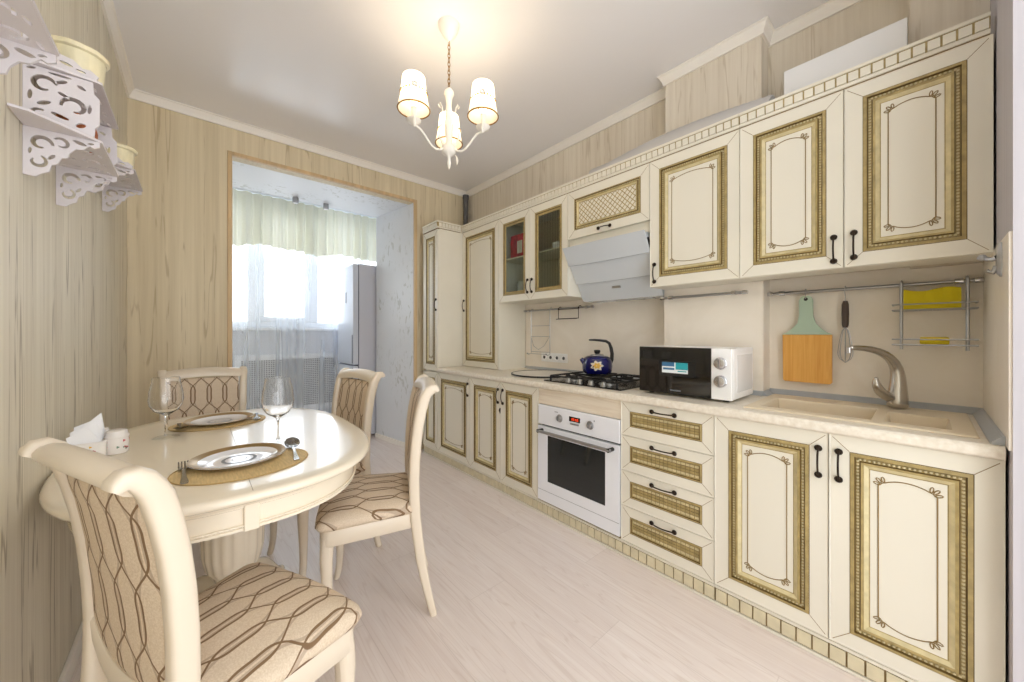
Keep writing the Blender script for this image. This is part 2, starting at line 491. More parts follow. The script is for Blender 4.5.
mb().box(WX0 + .05, WX1 - .05, WY + .064, WY + .07, WZ0 + .05, WZ1 - .05, 'window_glass').build('window_pane', wn, smooth=0)
struct(mb().box(-.48, 2.48, WY - .06, WY - .002, WZ0 - .045, WZ0 - .005, 'upvc').build('window_sill', smooth=0, bevel=.01))
# mouldings
def crown(pts, name, side=1):
    """profile swept along a polyline of wall points (x, y); the room lies to the left of the path"""
    prof = [(0, 0), (.012, .0), (.012, .012), (.02, .028), (.028, .046), (.036, .05), (.036, .056), (0, .056)]
    n = len(pts); rg = []
    for i, p in enumerate(pts):
        p = Vector(p)
        d0 = (p - Vector(pts[i - 1])).normalized() if i else None
        d1 = (Vector(pts[i + 1]) - p).normalized() if i < n - 1 else None
        d0 = d0 or d1; d1 = d1 or d0
        n0 = Vector((-d0.y, d0.x)); n1 = Vector((-d1.y, d1.x)); m = (n0 + n1).normalized(); k = 1 / max(.3, m.dot(n0))
        rg.append([(p.x + m.x * k * a, p.y + m.y * k * a, ZC - .057 + h) for a, h in prof])
    return struct(mb().rings(rg, 'trim_white').build(name, smooth=30))
crown([(1.60, YF), (1.60, YE), (2.10, YE + .0005), (2.10, .04), (XR, .04), (XR, .54), (2.13, .54), (2.13, 1.03), (XR, 1.03), (XR, YB), (XL, YB), (XL, YF)], 'trim_1')
b = mb()
b.box(OX0 - .024, OX0 + .004, YB - .012, YB + .02, 0, OZ + .026, 'trim_oak'); b.box(OX0 + .004, OX1 - .004, YB - .012, YB + .02, OZ - .002, OZ + .026, 'trim_oak')
b.box(OX1 - .004, OX1 + .024, YB - .012, YB + .02, 0, OZ + .026, 'trim_oak')
struct(b.build('trim_2', smooth=0, bevel=.004))
struct(mb().box(XL, XL + .014, YF, YB, 0, .07, 'trim_white').build('baseboard_left', smooth=0, bevel=.004))
struct(mb().box(XL + .015, OX0 - .025, YB - .014, YB, 0, .07, 'trim_white').build('baseboard_back', smooth=0, bevel=.004))
b = mb(); dx = (1.52 - OX1); dy = YS - YB
b.add([(OX1 + dx * .03, YB + dy * .03, 0), (1.52, YS, 0), (1.52 - .014, YS, 0), (OX1 + dx * .03 - .014, YB + dy * .03, 0)] +
      [(OX1 + dx * .03, YB + dy * .03, .05), (1.52, YS, .05), (1.52 - .014, YS, .05), (OX1 + dx * .03 - .014, YB + dy * .03, .05)],
      [(0, 1, 2, 3), (4, 5, 6, 7), (2, 3, 7, 6), (0, 3, 7, 4), (1, 2, 6, 5), (0, 1, 5, 4)], 'trim_white')
struct(b.build('baseboard_loggia', smooth=0))
# splash-back cladding
b = mb(); b.box(XR - .008, XR, 1.03, 2.37, WT, 1.43, 'backsplash'); b.box(2.122, 2.13, .536, 1.034, WT, 1.43, 'backsplash'); b.box(2.13, XR, .532, .54, WT, 1.43, 'backsplash')
b.box(XR - .008, XR, YE, .532, WT, 1.43, 'backsplash'); b.box(1.605, XR - .008, YE, YE + .006, WT, 1.42, 'backsplash'); b.box(2.13, XR, 1.03, 1.038, WT, 1.43, 'backsplash')
struct(b.build('wall_backsplash', smooth=0))

# ------------------------------------------------------------------ kitchen fronts
def handle(par, kind, X, u, v, L=.095, name='handle'):
    """antique bow handle: two rosettes and a thin bar; centre (u = y, v = z)"""
    b = mb(); h = L / 2
    for s in (-1, 1):
        cu, cv = (u, v + s * h) if kind == 'v' else (u + s * h, v)
        b.lathe([(.002, -.013), (.0085, -.012), (.0115, -.007), (.0105, -.003), (.007, 0), (.005, .001)], (X, cu, cv), 'bronze', 14, 'x')
    pts = []
    for i in range(9):
        t = -1 + 2 * i / 8; w = .011 + .012 * (1 - t * t)
        pts.append((X - w, u, v + t * h) if kind == 'v' else (X - w, u + t * h, v))
    b.tube(pts, .0032, 'bronze', 8)
    return b.build(name, par)

def quad_ring(b, X, o, i, w0, w1, m):
    """o, i = (y0, y1, z0, z1); a picture-frame band from o to i"""
    O = [(o[0], o[2]), (o[1], o[2]), (o[1], o[3]), (o[0], o[3])]; I = [(i[0], i[2]), (i[1], i[2]), (i[1], i[3]), (i[0], i[3])]
    vs = [(X - w0, u, v) for u, v in O] + [(X - w1, u, v) for u, v in I]
    b.add(vs, [(k, (k + 1) % 4, 4 + (k + 1) % 4, 4 + k) for k in range(4)], m)
def inset(r, d, e=None):
    e = d if e is None else e
    return (r[0] + d, r[1] - d, r[2] + e, r[3] - e)
def miter(b, X, o, i, m='patina_line', w=.0016):
    for a, c in (((o[0], o[2]), (i[0], i[2])), ((o[1], o[2]), (i[1], i[2])), ((o[0], o[3]), (i[0], i[3])), ((o[1], o[3]), (i[1], i[3]))):
        d = Vector((c[0] - a[0], c[1] - a[1])).normalized(); p = Vector((-d.y, d.x)) * w / 2
        a = Vector(a) + d * .012
        q = [a + p, a - p, Vector(c) - p, Vector(c) + p]
        b.add([(X - .0006, v.x, v.y) for v in q] + [(X + .001, v.x, v.y) for v in q], [(0, 1, 2, 3), (0, 1, 5, 4), (1, 2, 6, 5), (2, 3, 7, 6), (3, 0, 4, 7)], m)
FW = .053
def front_frame(par, name, R, X, fw=FW, fh=None, th=.02):
    fh = fw if fh is None else fh
    b = mb(); G = inset(R, .0012); I = inset(R, fw, fh); e = .0025
    quad_ring(b, X, G, inset(G, e), e, 0, 'cream')
    quad_ring(b, X, inset(G, e), I, 0, 0, 'cream')
    O = [(G[0], G[2]), (G[1], G[2]), (G[1], G[3]), (G[0], G[3])]
    b.add([(X - e, u, v) for u, v in O] + [(X + th, u, v) for u, v in O], [(k, (k + 1) % 4, 4 + (k + 1) % 4, 4 + k) for k in range(4)], 'cream')
    b.add([(X + th, u, v) for u, v in O] + [(X + th, u, v) for u, v in [(I[0], I[2]), (I[1], I[2]), (I[1], I[3]), (I[0], I[3])]], [(k, (k + 1) % 4, 4 + (k + 1) % 4, 4 + k) for k in range(4)], 'cream')
    b.add([(X, u, v) for u, v in [(I[0], I[2]), (I[1], I[2]), (I[1], I[3]), (I[0], I[3])]] + [(X + th, u, v) for u, v in [(I[0], I[2]), (I[1], I[2]), (I[1], I[3]), (I[0], I[3])]],
          [(k, (k + 1) % 4, 4 + (k + 1) % 4, 4 + k) for k in range(4)], 'cream')
    miter(b, X, G, I)
    return b.build(name, par, smooth=0), I
def rope(b, X, r, pitch=.0105, rad=.0036, m='gold_pale'):
    def seg(p, q):
        n = max(2, int((Vector(q) - Vector(p)).length / pitch))
        for k in range(n):
            t = (k + .5) / n; u = p[0] + (q[0] - p[0]) * t; v = p[1] + (q[1] - p[1]) * t
            b.ball((X - .001, u, v), (.0032, rad * 1.15, rad * 1.15), m, 6, 4)
    c = [(r[0], r[2]), (r[1], r[2]), (r[1], r[3]), (r[0], r[3])]
    for k in range(4): seg(c[k], c[(k + 1) % 4])
def moulding(par, I, X, scale=1.0):
    b = mb(); s = scale
    bands = [(.0, .002, -.0005, .001, 'gold_dark'), (.002, .012, .002, .0045, 'gold'), (.012, .0145, .0045, -.004, 'gold_dark'), (.0145, .025, -.004, -.004, 'gold'),
             (.025, .0275, -.004, .003, 'gold_dark'), (.0275, .035, .003, .0015, 'gold'), (.035, .046, .0015, -.006, 'gold_pale'), (.046, .050, -.006, -.008, 'gold'), (.050, .052, -.008, -.009, 'gold_dark')]
    for a, c, w0, w1, m in bands: quad_ring(b, X, inset(I, a * s), inset(I, c * s), w0, w1, m)
    rope(b, X + .003, inset(I, .0197 * s), pitch=.011)
    return b.build('moulding', par, smooth=35), inset(I, .051 * s)
def inlay(par, P, X):
    """thin patina outline with bowed top and bottom and leaf corners"""
    b = mb(); m = 'patina_line'; x = X - .0005
    q = inset(P, .013, .020); w = q[1] - q[0]; r = min(.019, w * .2); rise = min(.018, w * .13)
    T = lambda pts, rad=.0017: b.tube([(x, u, v) for u, v in pts], rad, m, 6)
    for u in (q[0] + .004, q[1] - .004): T([(u, q[2] + r), (u, q[3] - r)])
    for sg, v in ((1, q[3]), (-1, q[2])):
        pts = []
        for i in range(13):
            t = i / 12; pts.append((q[0] + r + (w - 2 * r) * t, v - sg * .010 + sg * rise * (sin(PI * t)) ** .8 * .75))
        T(pts)
        for su, uc in ((1, q[0]), (-1, q[1])):
            T([(uc + su * .004, v - sg * r), (uc + su * .010, v - sg * (r - .003)), (uc + su * .013, v - sg * .012), (uc + su * r, v - sg * .010)], .0016)
            for k, (du, dv, ang) in enumerate(((.003, .003, 2.3), (.013, -.001, 1.75), (-.001, .014, 2.85))):
                cu, cv = uc + su * (du + .002), v - sg * (dv + .002)
                lo = []
                for i in range(9):
                    a = 2 * PI * i / 8; px, py = .0085 * cos(a), .0036 * sin(a)
                    ca, sa = cos(ang), sin(ang)
                    lo.append((cu - su * (px * ca - py * sa) * -1, cv + sg * (px * sa + py * ca)))
                b.tube([(x, u, vv) for u, vv in lo[:-1]], .0016, m, 6, loop=True)
    return b.build('inlay', par, smooth=60)
def panel_door(par, R, X, hd=None, name='door', fw=FW, sc=1.0, ornament=True):
    d, I = front_frame(par, name, R, X, fw)
    _, P = moulding(d, I, X, sc)
    px = X + .006
    mb().box(px, px + .008, P[0] - .002, P[1] + .002, P[2] - .002, P[3] + .002, 'cream_panel').build('panel', d, smooth=0)
    if ornament: inlay(d, P, px)
    if hd: handle(d, hd[0], X, hd[1], hd[2])
    return d
def carcass(par, R, x0, x1, m='cream', name='body'):
    return mb().box(x0, x1, R[0] + .0005, R[1] - .0005, R[2], R[3], m).build(name, par, smooth=0)

ZB0, ZB1 = .086, .805
ZU0, ZU1 = 1.413, 2.117
YV = [-.145, .222, .592, 1.042, 1.648, 2.025, 2.416, 2.926, 3.205]
# sink base cabinet
t = thing('base_cabinet', 'cream base cabinet with two panelled doors under the sink', 'cabinet', (X0 + .29, .22, ZB0))
carcass(t, (YV[0], YV[2], ZB0, ZB1 - .17), X0 + .021, 2.18); mb().box(X0 + .021, X0 + .04, YV[0], YV[2], ZB1 - .169, ZB1, 'cream').build('front_rail', t, smooth=0)
panel_door(t, (YV[0], YV[1], ZB0, ZB1), X0, ('v', .196, .70)); panel_door(t, (YV[1], YV[2], ZB0, ZB1), X0, ('v', .250, .70))
# drawers
t = thing('drawer_unit', 'cream drawer unit of four gold panelled drawers beside the oven', 'cabinet', (X0 + .29, .817, ZB0))
carcass(t, (YV[2], YV[3], ZB0, ZB1), X0 + .021, 2.12)
zz = [.086, .267, .449, .630, .805]
for k in range(4):
    R = (YV[2], YV[3], zz[k], zz[k + 1])
    d, I = front_frame(t, 'drawer', R, X0, .05, .048)
    b = mb()
    for a, c, w0, w1, m in [(0, .002, -.0005, 0, 'gold_dark'), (.002, .008, 0, .002, 'gold'), (.008, .010, .002, -.004, 'gold_dark'), (.010, .014, -.004, -.006, 'gold')]:
        quad_ring(b, X0, inset(I, a), inset(I, c), w0, w1, m)
    Q = inset(I, .014); b.box(X0 + .0062, X0 + .012, Q[0], Q[1], Q[2], Q[3], 'plinth_gap')
    n = 4
    for r in range(n):
        z0 = Q[2] + (Q[3] - Q[2]) * (r + .12) / n; z1 = Q[2] + (Q[3] - Q[2]) * (r + .88) / n; c = int((Q[1] - Q[0]) / .019)
        for i in range(c):
            o_ = .5 if r % 2 else 0
            y0 = Q[0] + (Q[1] - Q[0]) * (i + .08) / c; y1 = Q[0] + (Q[1] - Q[0]) * (i + .92) / c
            b.box(X0 + .0035, X0 + .0065, y0, y1, z0, z1, 'gold_pale' if r in (0, 3) else 'gold')
    b.build('moulding', d, smooth=0)
    handle(d, 'h', X0, .817, R[3] - .030, .11)
# oven column
t = thing('oven_housing', 'pale wood grain fascia and housing around the built in oven', 'cabinet', (X0 + .3, 1.345, ZB0))
mb().box(X0 + .004, X0 + .02, YV[3] + .003, YV[4] - .003, .705, ZB1 - .001, 'oven_wood').build('fascia', t, smooth=0, bevel=.001)
b = mb(); b.box(X0 + .03, 2.2, YV[3] + .001, YV[3] + .015, ZB0, .704, 'cream'); b.box(X0 + .03, 2.2, YV[4] - .015, YV[4] - .001, ZB0, .704, 'cream'); b.box(X0 + .03, 2.2, YV[3] + .015, YV[4] - .015, ZB0, ZB0 + .012, 'cream')
b.build('body', t, smooth=0)
ov = thing('built_in_oven', 'white built-in oven with a dark glass door and steel bar handle', 'oven', (X0 + .25, 1.345, ZB0 + .02))
y0, y1 = YV[3] + .006, YV[4] - .006
mb().box(X0 + .02, 2.15, y0 + .014, y1 - .014, .105, .695, 'black_plastic').build('body', ov, smooth=0)
mb().box(X0 - .004, X0 + .02, y0, y1, .578, .702, 'oven_white').build('control_panel', ov, smooth=0, bevel=.003)
d = mb(); frame(d, 0, 0, 0, 0, 0, 0, 0, 'oven_white') if False else None
DX = X0 - .006
gy0, gy1, gz0, gz1 = 1.135, 1.56, .225, .515
for a in ((y0, gy0, .095, .568), (gy1, y1, .095, .568), (gy0, gy1, .095, gz0), (gy0, gy1, gz1, .568)): d.box(DX, DX + .024, a[0], a[1], a[2], a[3], 'oven_white')
door = d.build('door', ov, smooth=0)
mb().box(DX - .0006, DX + .003, y0 + .002, y1 - .002, .162, .164, 'print_grey').build('door_groove', door, smooth=0)
mb().box(DX + .003, DX + .012, gy0, gy1, gz0, gz1, 'dark_glass').build('door_glass', door, smooth=0)
b = mb(); b.tube([(DX - .038, y0 + .03, .543), (DX - .038, y1 - .03, .543)], .0095, 'steel', 12)
for yy in (y0 + .04, y1 - .04): b.tube([(DX, yy, .543), (DX - .046, yy, .543)], .0105, 'black_plastic', 10)
b.build('bar_handle', door)
cp = [o for o in ov.children if o.name.startswith('control_panel')][0]
for yy in (1.46, 1.235):
    b = mb(); b.lathe([(.024, -.002), (.023, -.004), (.0165, -.005), (.0155, -.018), (.012, -.02)], (X0 - .003, yy, .640), 'steel', 20, 'x'); b.box(X0 - .025, X0 - .021, yy - .003, yy + .003, .628, .652, 'print_grey')
    b.build('knob', cp)
b = mb(); b.box(X0 - .0055, X0 - .003, 1.305, 1.385, .638, .666, 'display_black')
for k in range(4):   # clock digits
    ya = 1.366 - k * .012 - (.004 if k > 1 else 0)
    for (dy0, dy1, dz0, dz1) in ((0, .007, .0, .0014), (0, .007, .012, .0134), (0, .0014, 0, .0134), (.0056, .007, 0, .0134)): b.box(X0 - .0062, X0 - .0056, ya - dy1, ya - dy0, .645 + dz0, .645 + dz1, 'display_red')
b.build('clock_display', cp, smooth=0)
b = mb()
for k in range(5): b.box(X0 - .0065, X0 - .003, 1.315 + k * .013, 1.325 + k * .013, .620, .628, 'steel')
b.build('button_row', cp, smooth=0)
mb().box(X0 - .0048, X0 - .003, 1.475, 1.50, .672, .676, 'print_grey').build('printed_badge', cp, smooth=0)
mb().box(X0 - .0048, X0 - .003, 1.205, 1.210, .664, .673, 'print_grey').build('printed_mark', cp, smooth=0)
# further base cabinets
t = thing('base_cabinet', 'cream base cabinet with two narrow doors left of the oven', 'cabinet', (X0 + .29, 2.03, ZB0))
carcass(t, (YV[4], YV[6], ZB0, ZB1), X0 + .021, 2.2)
panel_door(t, (YV[4], YV[5], ZB0, ZB1), X0, ('v', YV[5] - .026, .70)); d = panel_door(t, (YV[5], YV[6], ZB0, ZB1), X0, ('v', YV[5] + .028, .70))
b = mb(); b.tube([(X0 - .004, YV[5] + .004, .615), (X0 - .008, YV[5] + .004, .60), (X0 - .004, YV[5] + .004, .575)], [.004, .007, .002], 'bronze', 8); b.build('key_tassel', d)
t = thing('base_cabinet', 'cream corner base cabinet with one door next to the tall cabinet', 'cabinet', (X0 + .29, 2.67, ZB0))
carcass(t, (YV[6], YV[7], ZB0, ZB1), X0 + .021, 2.2)
panel_door(t, (YV[6], YV[7], ZB0, ZB1), X0, ('v', YV[6] + .028, .70))
t = thing('tall_cabinet', 'tall narrow cream cabinet in the corner beside the loggia opening', 'cabinet', (X0 + .29, 3.11, ZB0))
mb().box(X0 + .021, 2.24, YV[7] + .004, YV[8], ZB0, 2.117, 'cream').build('body', t, smooth=0, bevel=.002)
panel_door(t, (YV[7] + .004, YV[8], ZB0, .80), X0, None, sc=.8, ornament=False)
panel_door(t, (YV[7] + .004, YV[8], .815, 2.112), X0, ('v', YV[7] + .03, 1.42), sc=.8)
t = thing('cupboard', 'tall cream cupboard with one door standing on the worktop', 'cabinet', (X1 + .16, 2.64, WT))
carcass(t, (2.372, 2.924, WT, ZU1), X1 + .021, 2.24)
panel_door(t, (2.372, 2.924, WT + .004, ZU1), X1, ('v', 2.895, 1.42))
# wall cabinets
t = thing('wall_cabinet', 'cream wall cabinet with two panelled doors above the sink', 'cabinet', (X1 + .16, .21, ZU0))
b = mb(); b.box(X1 + .021, 2.095, -.1445, .5745, ZU0, ZU1, 'cream'); b.build('body', t, smooth=0)
panel_door(t, (-.145, .212, ZU0, ZU1), X1, ('v', .183, 1.497)); panel_door(t, (.212, .575, ZU0, ZU1), X1, ('v', .242, 1.490))
t = thing('wall_cabinet', 'cream wall cabinet with a single door right of the hood', 'cabinet', (X1 + .1, .80, ZU0))
carcass(t, (.575, 1.023, ZU0, ZU1), X1 + .021, 2.118)
panel_door(t, (.575, 1.023, ZU0, ZU1), X1, ('v', .995, 1.49))
t = thing('wall_cabinet', 'short cream cabinet with a lattice flap door above the hood', 'cabinet', (X1 + .16, 1.32, 1.735))
mb().box(X1 + .022, 2.24, 1.024, 1.619, 1.735, ZU1, 'cream').build('body', t, smooth=0)
R = (1.024, 1.619, 1.795, ZU1)
d, I = front_frame(t, 'door', R, X1, .055)
_, P = moulding(d, I, X1, .7)
mb().box(X1 + .006, X1 + .012, P[0], P[1], P[2], P[3], 'cream').build('panel', d, smooth=0)
b = mb(); W = P[1] - P[0]; H = P[3] - P[2]; px = X1 + .0055
k = -H
while k < W:
    for sg in (1, -1):
        a0 = max(0, k); a1 = min(W, k + H)
        if a1 > a0:
            pa = (a0, a0 - k); pb = (a1, a1 - k)
            if sg < 0: pa = (W - pa[0], pa[1]); pb = (W - pb[0], pb[1])
            dd = Vector((pb[0] - pa[0], pb[1] - pa[1])).normalized(); nn = Vector((-dd.y, dd.x)) * .0021
            x_ = px - (.0012 if sg > 0 else .0004)
            q = [Vector(pa) + nn, Vector(pa) - nn, Vector(pb) - nn, Vector(pb) + nn]
            b.add([(x_, P[0] + v.x, P[2] + v.y) for v in q] + [(px + .001, P[0] + v.x, P[2] + v.y) for v in q], [(0, 1, 2, 3), (0, 1, 5, 4), (1, 2, 6, 5), (2, 3, 7, 6), (3, 0, 4, 7)], 'gold')
    k += .034
b.build('lattice', d, smooth=0)
handle(d, 'h', X1, 1.325, 1.822, .085)
t = thing('glass_cabinet', 'cream wall cabinet with two glazed doors left of the hood', 'cabinet', (X1 + .16, 1.995, ZU0))
b = mb(); x0, x1, ya, yb = X1 + .021, 2.24, 1.621, 2.370
for a in ((x0, x1, ya, ya + .016, ZU0, ZU1), (x0, x1, yb - .016, yb, ZU0, ZU1), (x0, x1, ya + .016, yb - .016, ZU0, ZU0 + .016), (x0, x1, ya + .016, yb - .016, ZU1 - .016, ZU1)): b.box(*a, 'cream')
b.box(x1 - .006, x1, ya + .016, yb - .016, ZU0 + .016, ZU1 - .016, 'cabinet_inside'); b.build('body', t, smooth=0)
mb().box(x0 + .005, x1 - .007, ya + .017, yb - .017, 1.765, 1.775, 'cabinet_inside').build('shelf', t, smooth=0)
for R, hy in (((1.621, 1.995, ZU0, ZU1), 1.972), ((1.995, 2.370, ZU0, ZU1), 2.019)):
    d, I = front_frame(t, 'door', R, X1)
    b = mb()
    for a, c, w0, w1, m in [(0, .002, -.0005, 0, 'gold_dark'), (.002, .014, .002, .003, 'gold'), (.014, .017, .003, -.003, 'gold_dark'), (.017, .03, -.003, -.009, 'gold')]:
        quad_ring(b, X1, inset(I, a), inset(I, c), w0, w1, m)
    b.build('moulding', d, smooth=0)
    P = inset(I, .029); b = mb(); b.box(X1 + .010, X1 + .013, P[0], P[1], P[2], P[3], 'cabinet_glass'); b.build('glass_pane', d, smooth=0)
    handle(d, 'v', X1, hy, 1.52)
def tin(y, x, z, w, dd, h, m, label, cat='tin'):
    b = mb(); b.box(x - dd / 2, x + dd / 2, y - w / 2, y + w / 2, z, z + h, m)
    t_ = thing('food_box' if cat == 'box' else 'jar', label, cat, (x, y, z)); b.build('carton', t_, smooth=0, bevel=.003)
    return t_
t_ = tin(2.20, 2.03, 1.7755, .17, .09, .19, 'tin_red', 'red food box on the upper shelf behind the left glass door', 'box')
mb().box(1.983, 1.985, 2.14, 2.20, 1.81, 1.91, 'kettle_white').build('printed_label', t_, smooth=0)
b = mb(); b.lathe([(.04, 0), (.045, .01), (.045, .14), (.036, .155), (.036, .165)], (2.08, 2.24, ZU0 + .0165), 'jar_white', 20)
tag(b.build('storage_jar'), 'white storage jar on the lower shelf behind the left glass door, nearest the hinge', 'jar', 'jars in the glass cabinet')
b = mb(); b.lathe([(.036, 0), (.04, .01), (.04, .17), (.03, .185), (.03, .2)], (2.06, 2.13, ZU0 + .0165), 'jar_white', 20)
tag(b.build('storage_jar'), 'taller white storage jar on the lower shelf behind the left glass door, beside the handle', 'jar', 'jars in the glass cabinet')
b = mb()
b.lathe([(.02, 0), (.05, .004), (.062, .03), (.064, .055), (.061, .055), (.05, .01)], (2.06, 1.80, 1.7755), 'porcelain', 24)
tag(b.build('bowl'), 'white bowl on the shelf behind the right glass door', 'bowl')
# cornices: cream rails with a row of small blocks
def block_strip(b, p0, p1, z0, z1, n_out, pitch, proud=.004, margin=.008, m='cream', mg='gold_pale'):
    """blocks along a strip from p0 to p1 (x, y); n_out = outward normal"""
    d = Vector((p1[0] - p0[0], p1[1] - p0[1])); L = d.length; d.normalize(); nn = Vector(n_out)
    k = max(1, int(L / pitch))
    for i in range(k):
        a = Vector(p0) + d * (L * i / k + .0028); c = Vector(p0) + d * (L * (i + 1) / k - .0028)
        vs = []
        for z in (z0, z1):
            vs += [(a.x, a.y, z), (c.x, c.y, z), (c.x + nn.x * proud, c.y + nn.y * proud, z), (a.x + nn.x * proud, a.y + nn.y * proud, z)]
        b.add(vs, [(0, 1, 5, 4), (1, 2, 6, 5), (2, 3, 7, 6), (3, 0, 4, 7), (4, 5, 6, 7), (0, 1, 2, 3)], m)
def cornice(name, label, path):
    """path: list of (x, y) along the cabinet fronts, outward normal on the left"""
    base = Vector(path[0]); t_ = thing(name, label, 'cornice', (path[0][0], path[0][1], ZU1))
    def strip(z0, z1, w, m, back=.03):
        n = len(path); rg = []
        for i, p in enumerate(path):
            p = Vector(p); d0 = (p - Vector(path[i - 1])).normalized() if i else None; d1 = (Vector(path[i + 1]) - p).normalized() if i < n - 1 else None
            d0 = d0 or d1; d1 = d1 or d0
            n0 = Vector((-d0.y, d0.x)); n1 = Vector((-d1.y, d1.x)); mm = (n0 + n1).normalized(); k_ = 1 / max(.3, mm.dot(n0)); mm *= k_
            rg.append([(p.x + mm.x * w[0], p.y + mm.y * w[0], z0), (p.x + mm.x * w[1], p.y + mm.y * w[1], z1), (p.x - mm.x * back, p.y - mm.y * back, z1), (p.x - mm.x * back, p.y - mm.y * back, z0)])
        return rg
    b = mb(); b.rings(strip(ZU1 + .001, ZU1 + .004, (.004, .004), 'patina_line'), 'patina_line'); b.rings(strip(ZU1 + .004, ZU1 + .016, (.010, .013), 'cream'), 'cream')
    b.rings(strip(ZU1 + .016, ZU1 + .056, (.006, .012), 'gold'), 'gold'); b.rings(strip(ZU1 + .056, ZU1 + .066, (.018, .021), 'cream'), 'cream')
    b.build('rail', t_, smooth=0)
    b = mb()
    for p, q in zip(path[:-1], path[1:]):
        d = (Vector(q) - Vector(p)).normalized(); nn = Vector((-d.y, d.x)); o_ = nn * .007
        block_strip(b, (p[0] + o_.x, p[1] + o_.y), (q[0] + o_.x, q[1] + o_.y), ZU1 + .0195, ZU1 + .0525, nn, .033, .0065)
    b.build('block_row', t_, smooth=0)
cornice('cornice', 'cream block cornice along the top of the cabinet above the sink', [(X1 + .004, YE + .012), (X1 + .004, .575)])
cornice('cornice', 'long cream block cornice over the hood and the glazed cabinet', [(X1 + .004, .5765), (X1 + .004, 2.9285)])
cornice('cornice', 'cream block cornice wrapped round the top of the tall cabinet', [(X1 - .02, 2.931), (X0 + .004, 2.931), (X0 + .004, 3.207)])
def plinth(label, y0, y1):
    t_ = thing('plinth', label, 'plinth', (X0, (y0 + y1) / 2, 0))
    b = mb(); b.box(X0 + .010, X0 + .03, y0, y1, .001, .084, 'plinth_gap'); b.box(X0 + .003, X0 + .012, y0, y1, .070, .081, 'cream'); b.box(X0 + .001, X0 + .012, y0, y1, .001, .012, 'cream')
    b.build('rail', t_, smooth=0, bevel=.001)
    b = mb(); block_strip(b, (X0 + .011, y0), (X0 + .011, y1), .017, .066, (-1, 0), .044, .007, m='plinth_block'); b.build('block_row', t_, smooth=0)
plinth('cream block plinth along the floor under the sink cabinet', YV[0], YV[2] - .001)
plinth('long cream block plinth along the floor under oven and drawers', YV[2] + .001, YV[8])
# ------------------------------------------------------------------ worktop and sink
SX0, SX1, SY0, SY1 = 1.715, 2.19, -.105, .50
b = mb()
x0, x1, y0, y1 = X0 - .022, XR - .010, YE + .007, 2.368
hx0, hx1, hy0, hy1 = SX0 + .012, SX1 - .012, SY0 + .012, SY1 - .012
def slab(xa, xb, ya, yb): b.box(xa, xb, ya, yb, ZB1 + .001, WT, 'worktop_stone')
slab(x0 + .015, hx0, y0, y1); slab(hx1, x1 - .0, y0, hy0 + .0) if False else None
slab(hx0, x1, y0, hy0); slab(hx1, x1, hy0, .528); slab(hx0, hx1, hy1, .528); slab(hx0, 2.119, .528, 1.04); slab(hx0, x1, 1.04, y1); slab(x0 + .015, X1 + .30, y1, 2.925)
rg = []
for yy in (y0, 2.925):
    rg.append([(x0 + .0155, yy, WT), (x0 + .008, yy, WT - .001), (x0 + .002, yy, WT - .007), (x0, yy, WT - .016), (x0, yy, WT - .024), (x0 + .002, yy, ZB1 + .008), (x0 + .008, yy, ZB1 + .002), (x0 + .0155, yy, ZB1 + .001)])
b.rings(rg, 'worktop_stone')
tag(b.build('worktop', smooth=30), 'long speckled cream worktop along the right wall', 'worktop')
t = thing('sink', 'beige stone composite sink with one large and one small bowl', 'sink', (1.95, .2, WT))
zt = WT + .007
bowls = [(1.775, 2.055, .125, .455, .15), (1.775, 2.0, -.055, .095, .06)]
b = mb()
def top(xa, xb, ya, yb): b.add([(xa, ya, zt), (xb, ya, zt), (xb, yb, zt), (xa, yb, zt)], [(0, 1, 2, 3)], 'sink_stone')
B1, B2 = bowls
e = .010
xs0, xs1, ys0, ys1 = SX0 + e, SX1 - e, SY0 + e, SY1 - e
top(xs0, B1[0], ys0, ys1); top(B1[0], B1[1], B1[3], ys1); top(B1[0], B1[1], B2[3], B1[2]) ; top(B1[0], B1[1], ys0, B2[2]); top(B1[1], xs1, ys0, ys1); top(B2[1], B1[1], B2[2], B2[3])
O = [(SX0, SY0), (SX1, SY0), (SX1, SY1), (SX0, SY1)]; I = [(xs0, ys0), (xs1, ys0), (xs1, ys1), (xs0, ys1)]
b.rings([[(u, v, WT + .0005) for u, v in O], [(u, v, WT + .004) for u, v in O], [(u + (.003 if u < 1.9 else -.003), v + (.003 if v < .2 else -.003), zt) for u, v in O], [(u, v, zt) for u, v in I]], 'sink_stone', caps=False)
for xa, xb, ya, yb, dp in bowls:
    r0 = [(xa, ya), (xb, ya), (xb, yb), (xa, yb)]; k_ = .012
    r1 = [(xa + k_, ya + k_), (xb - k_, ya + k_), (xb - k_, yb - k_), (xa + k_, yb - k_)]
    b.rings([[(u, v, zt) for u, v in r0], [(u + (.002 if u == xa else -.002), v + (.002 if v == ya else -.002), zt - .006) for u, v in r0], [(u, v, zt - dp) for u, v in r1]], 'sink_stone', caps=False)
    b.add([(u, v, zt - dp) for u, v in r1], [(0, 1, 2, 3)], 'sink_stone')
b.build('basin', t, smooth=0, bevel=.003)
for (cx, cy, dp) in ((1.93, .30, .15), (1.90, .02, .06)):
    b = mb(); b.lathe([(.03, 0), (.03, .003), (.02, .004), (.016, .001), (.004, .0015)], (cx, cy, zt - dp + .0005), 'brushed_nickel', 20); b.lathe([(.008, .002), (.012, .006), (.006, .010)], (cx, cy, zt - dp), 'black_plastic', 12)
    b.build('drain', t)
t = thing('tap', 'curved brushed steel mixer tap standing behind the sink', 'tap', (2.125, .10, zt))
b = mb(); bx, by = 2.125, .074
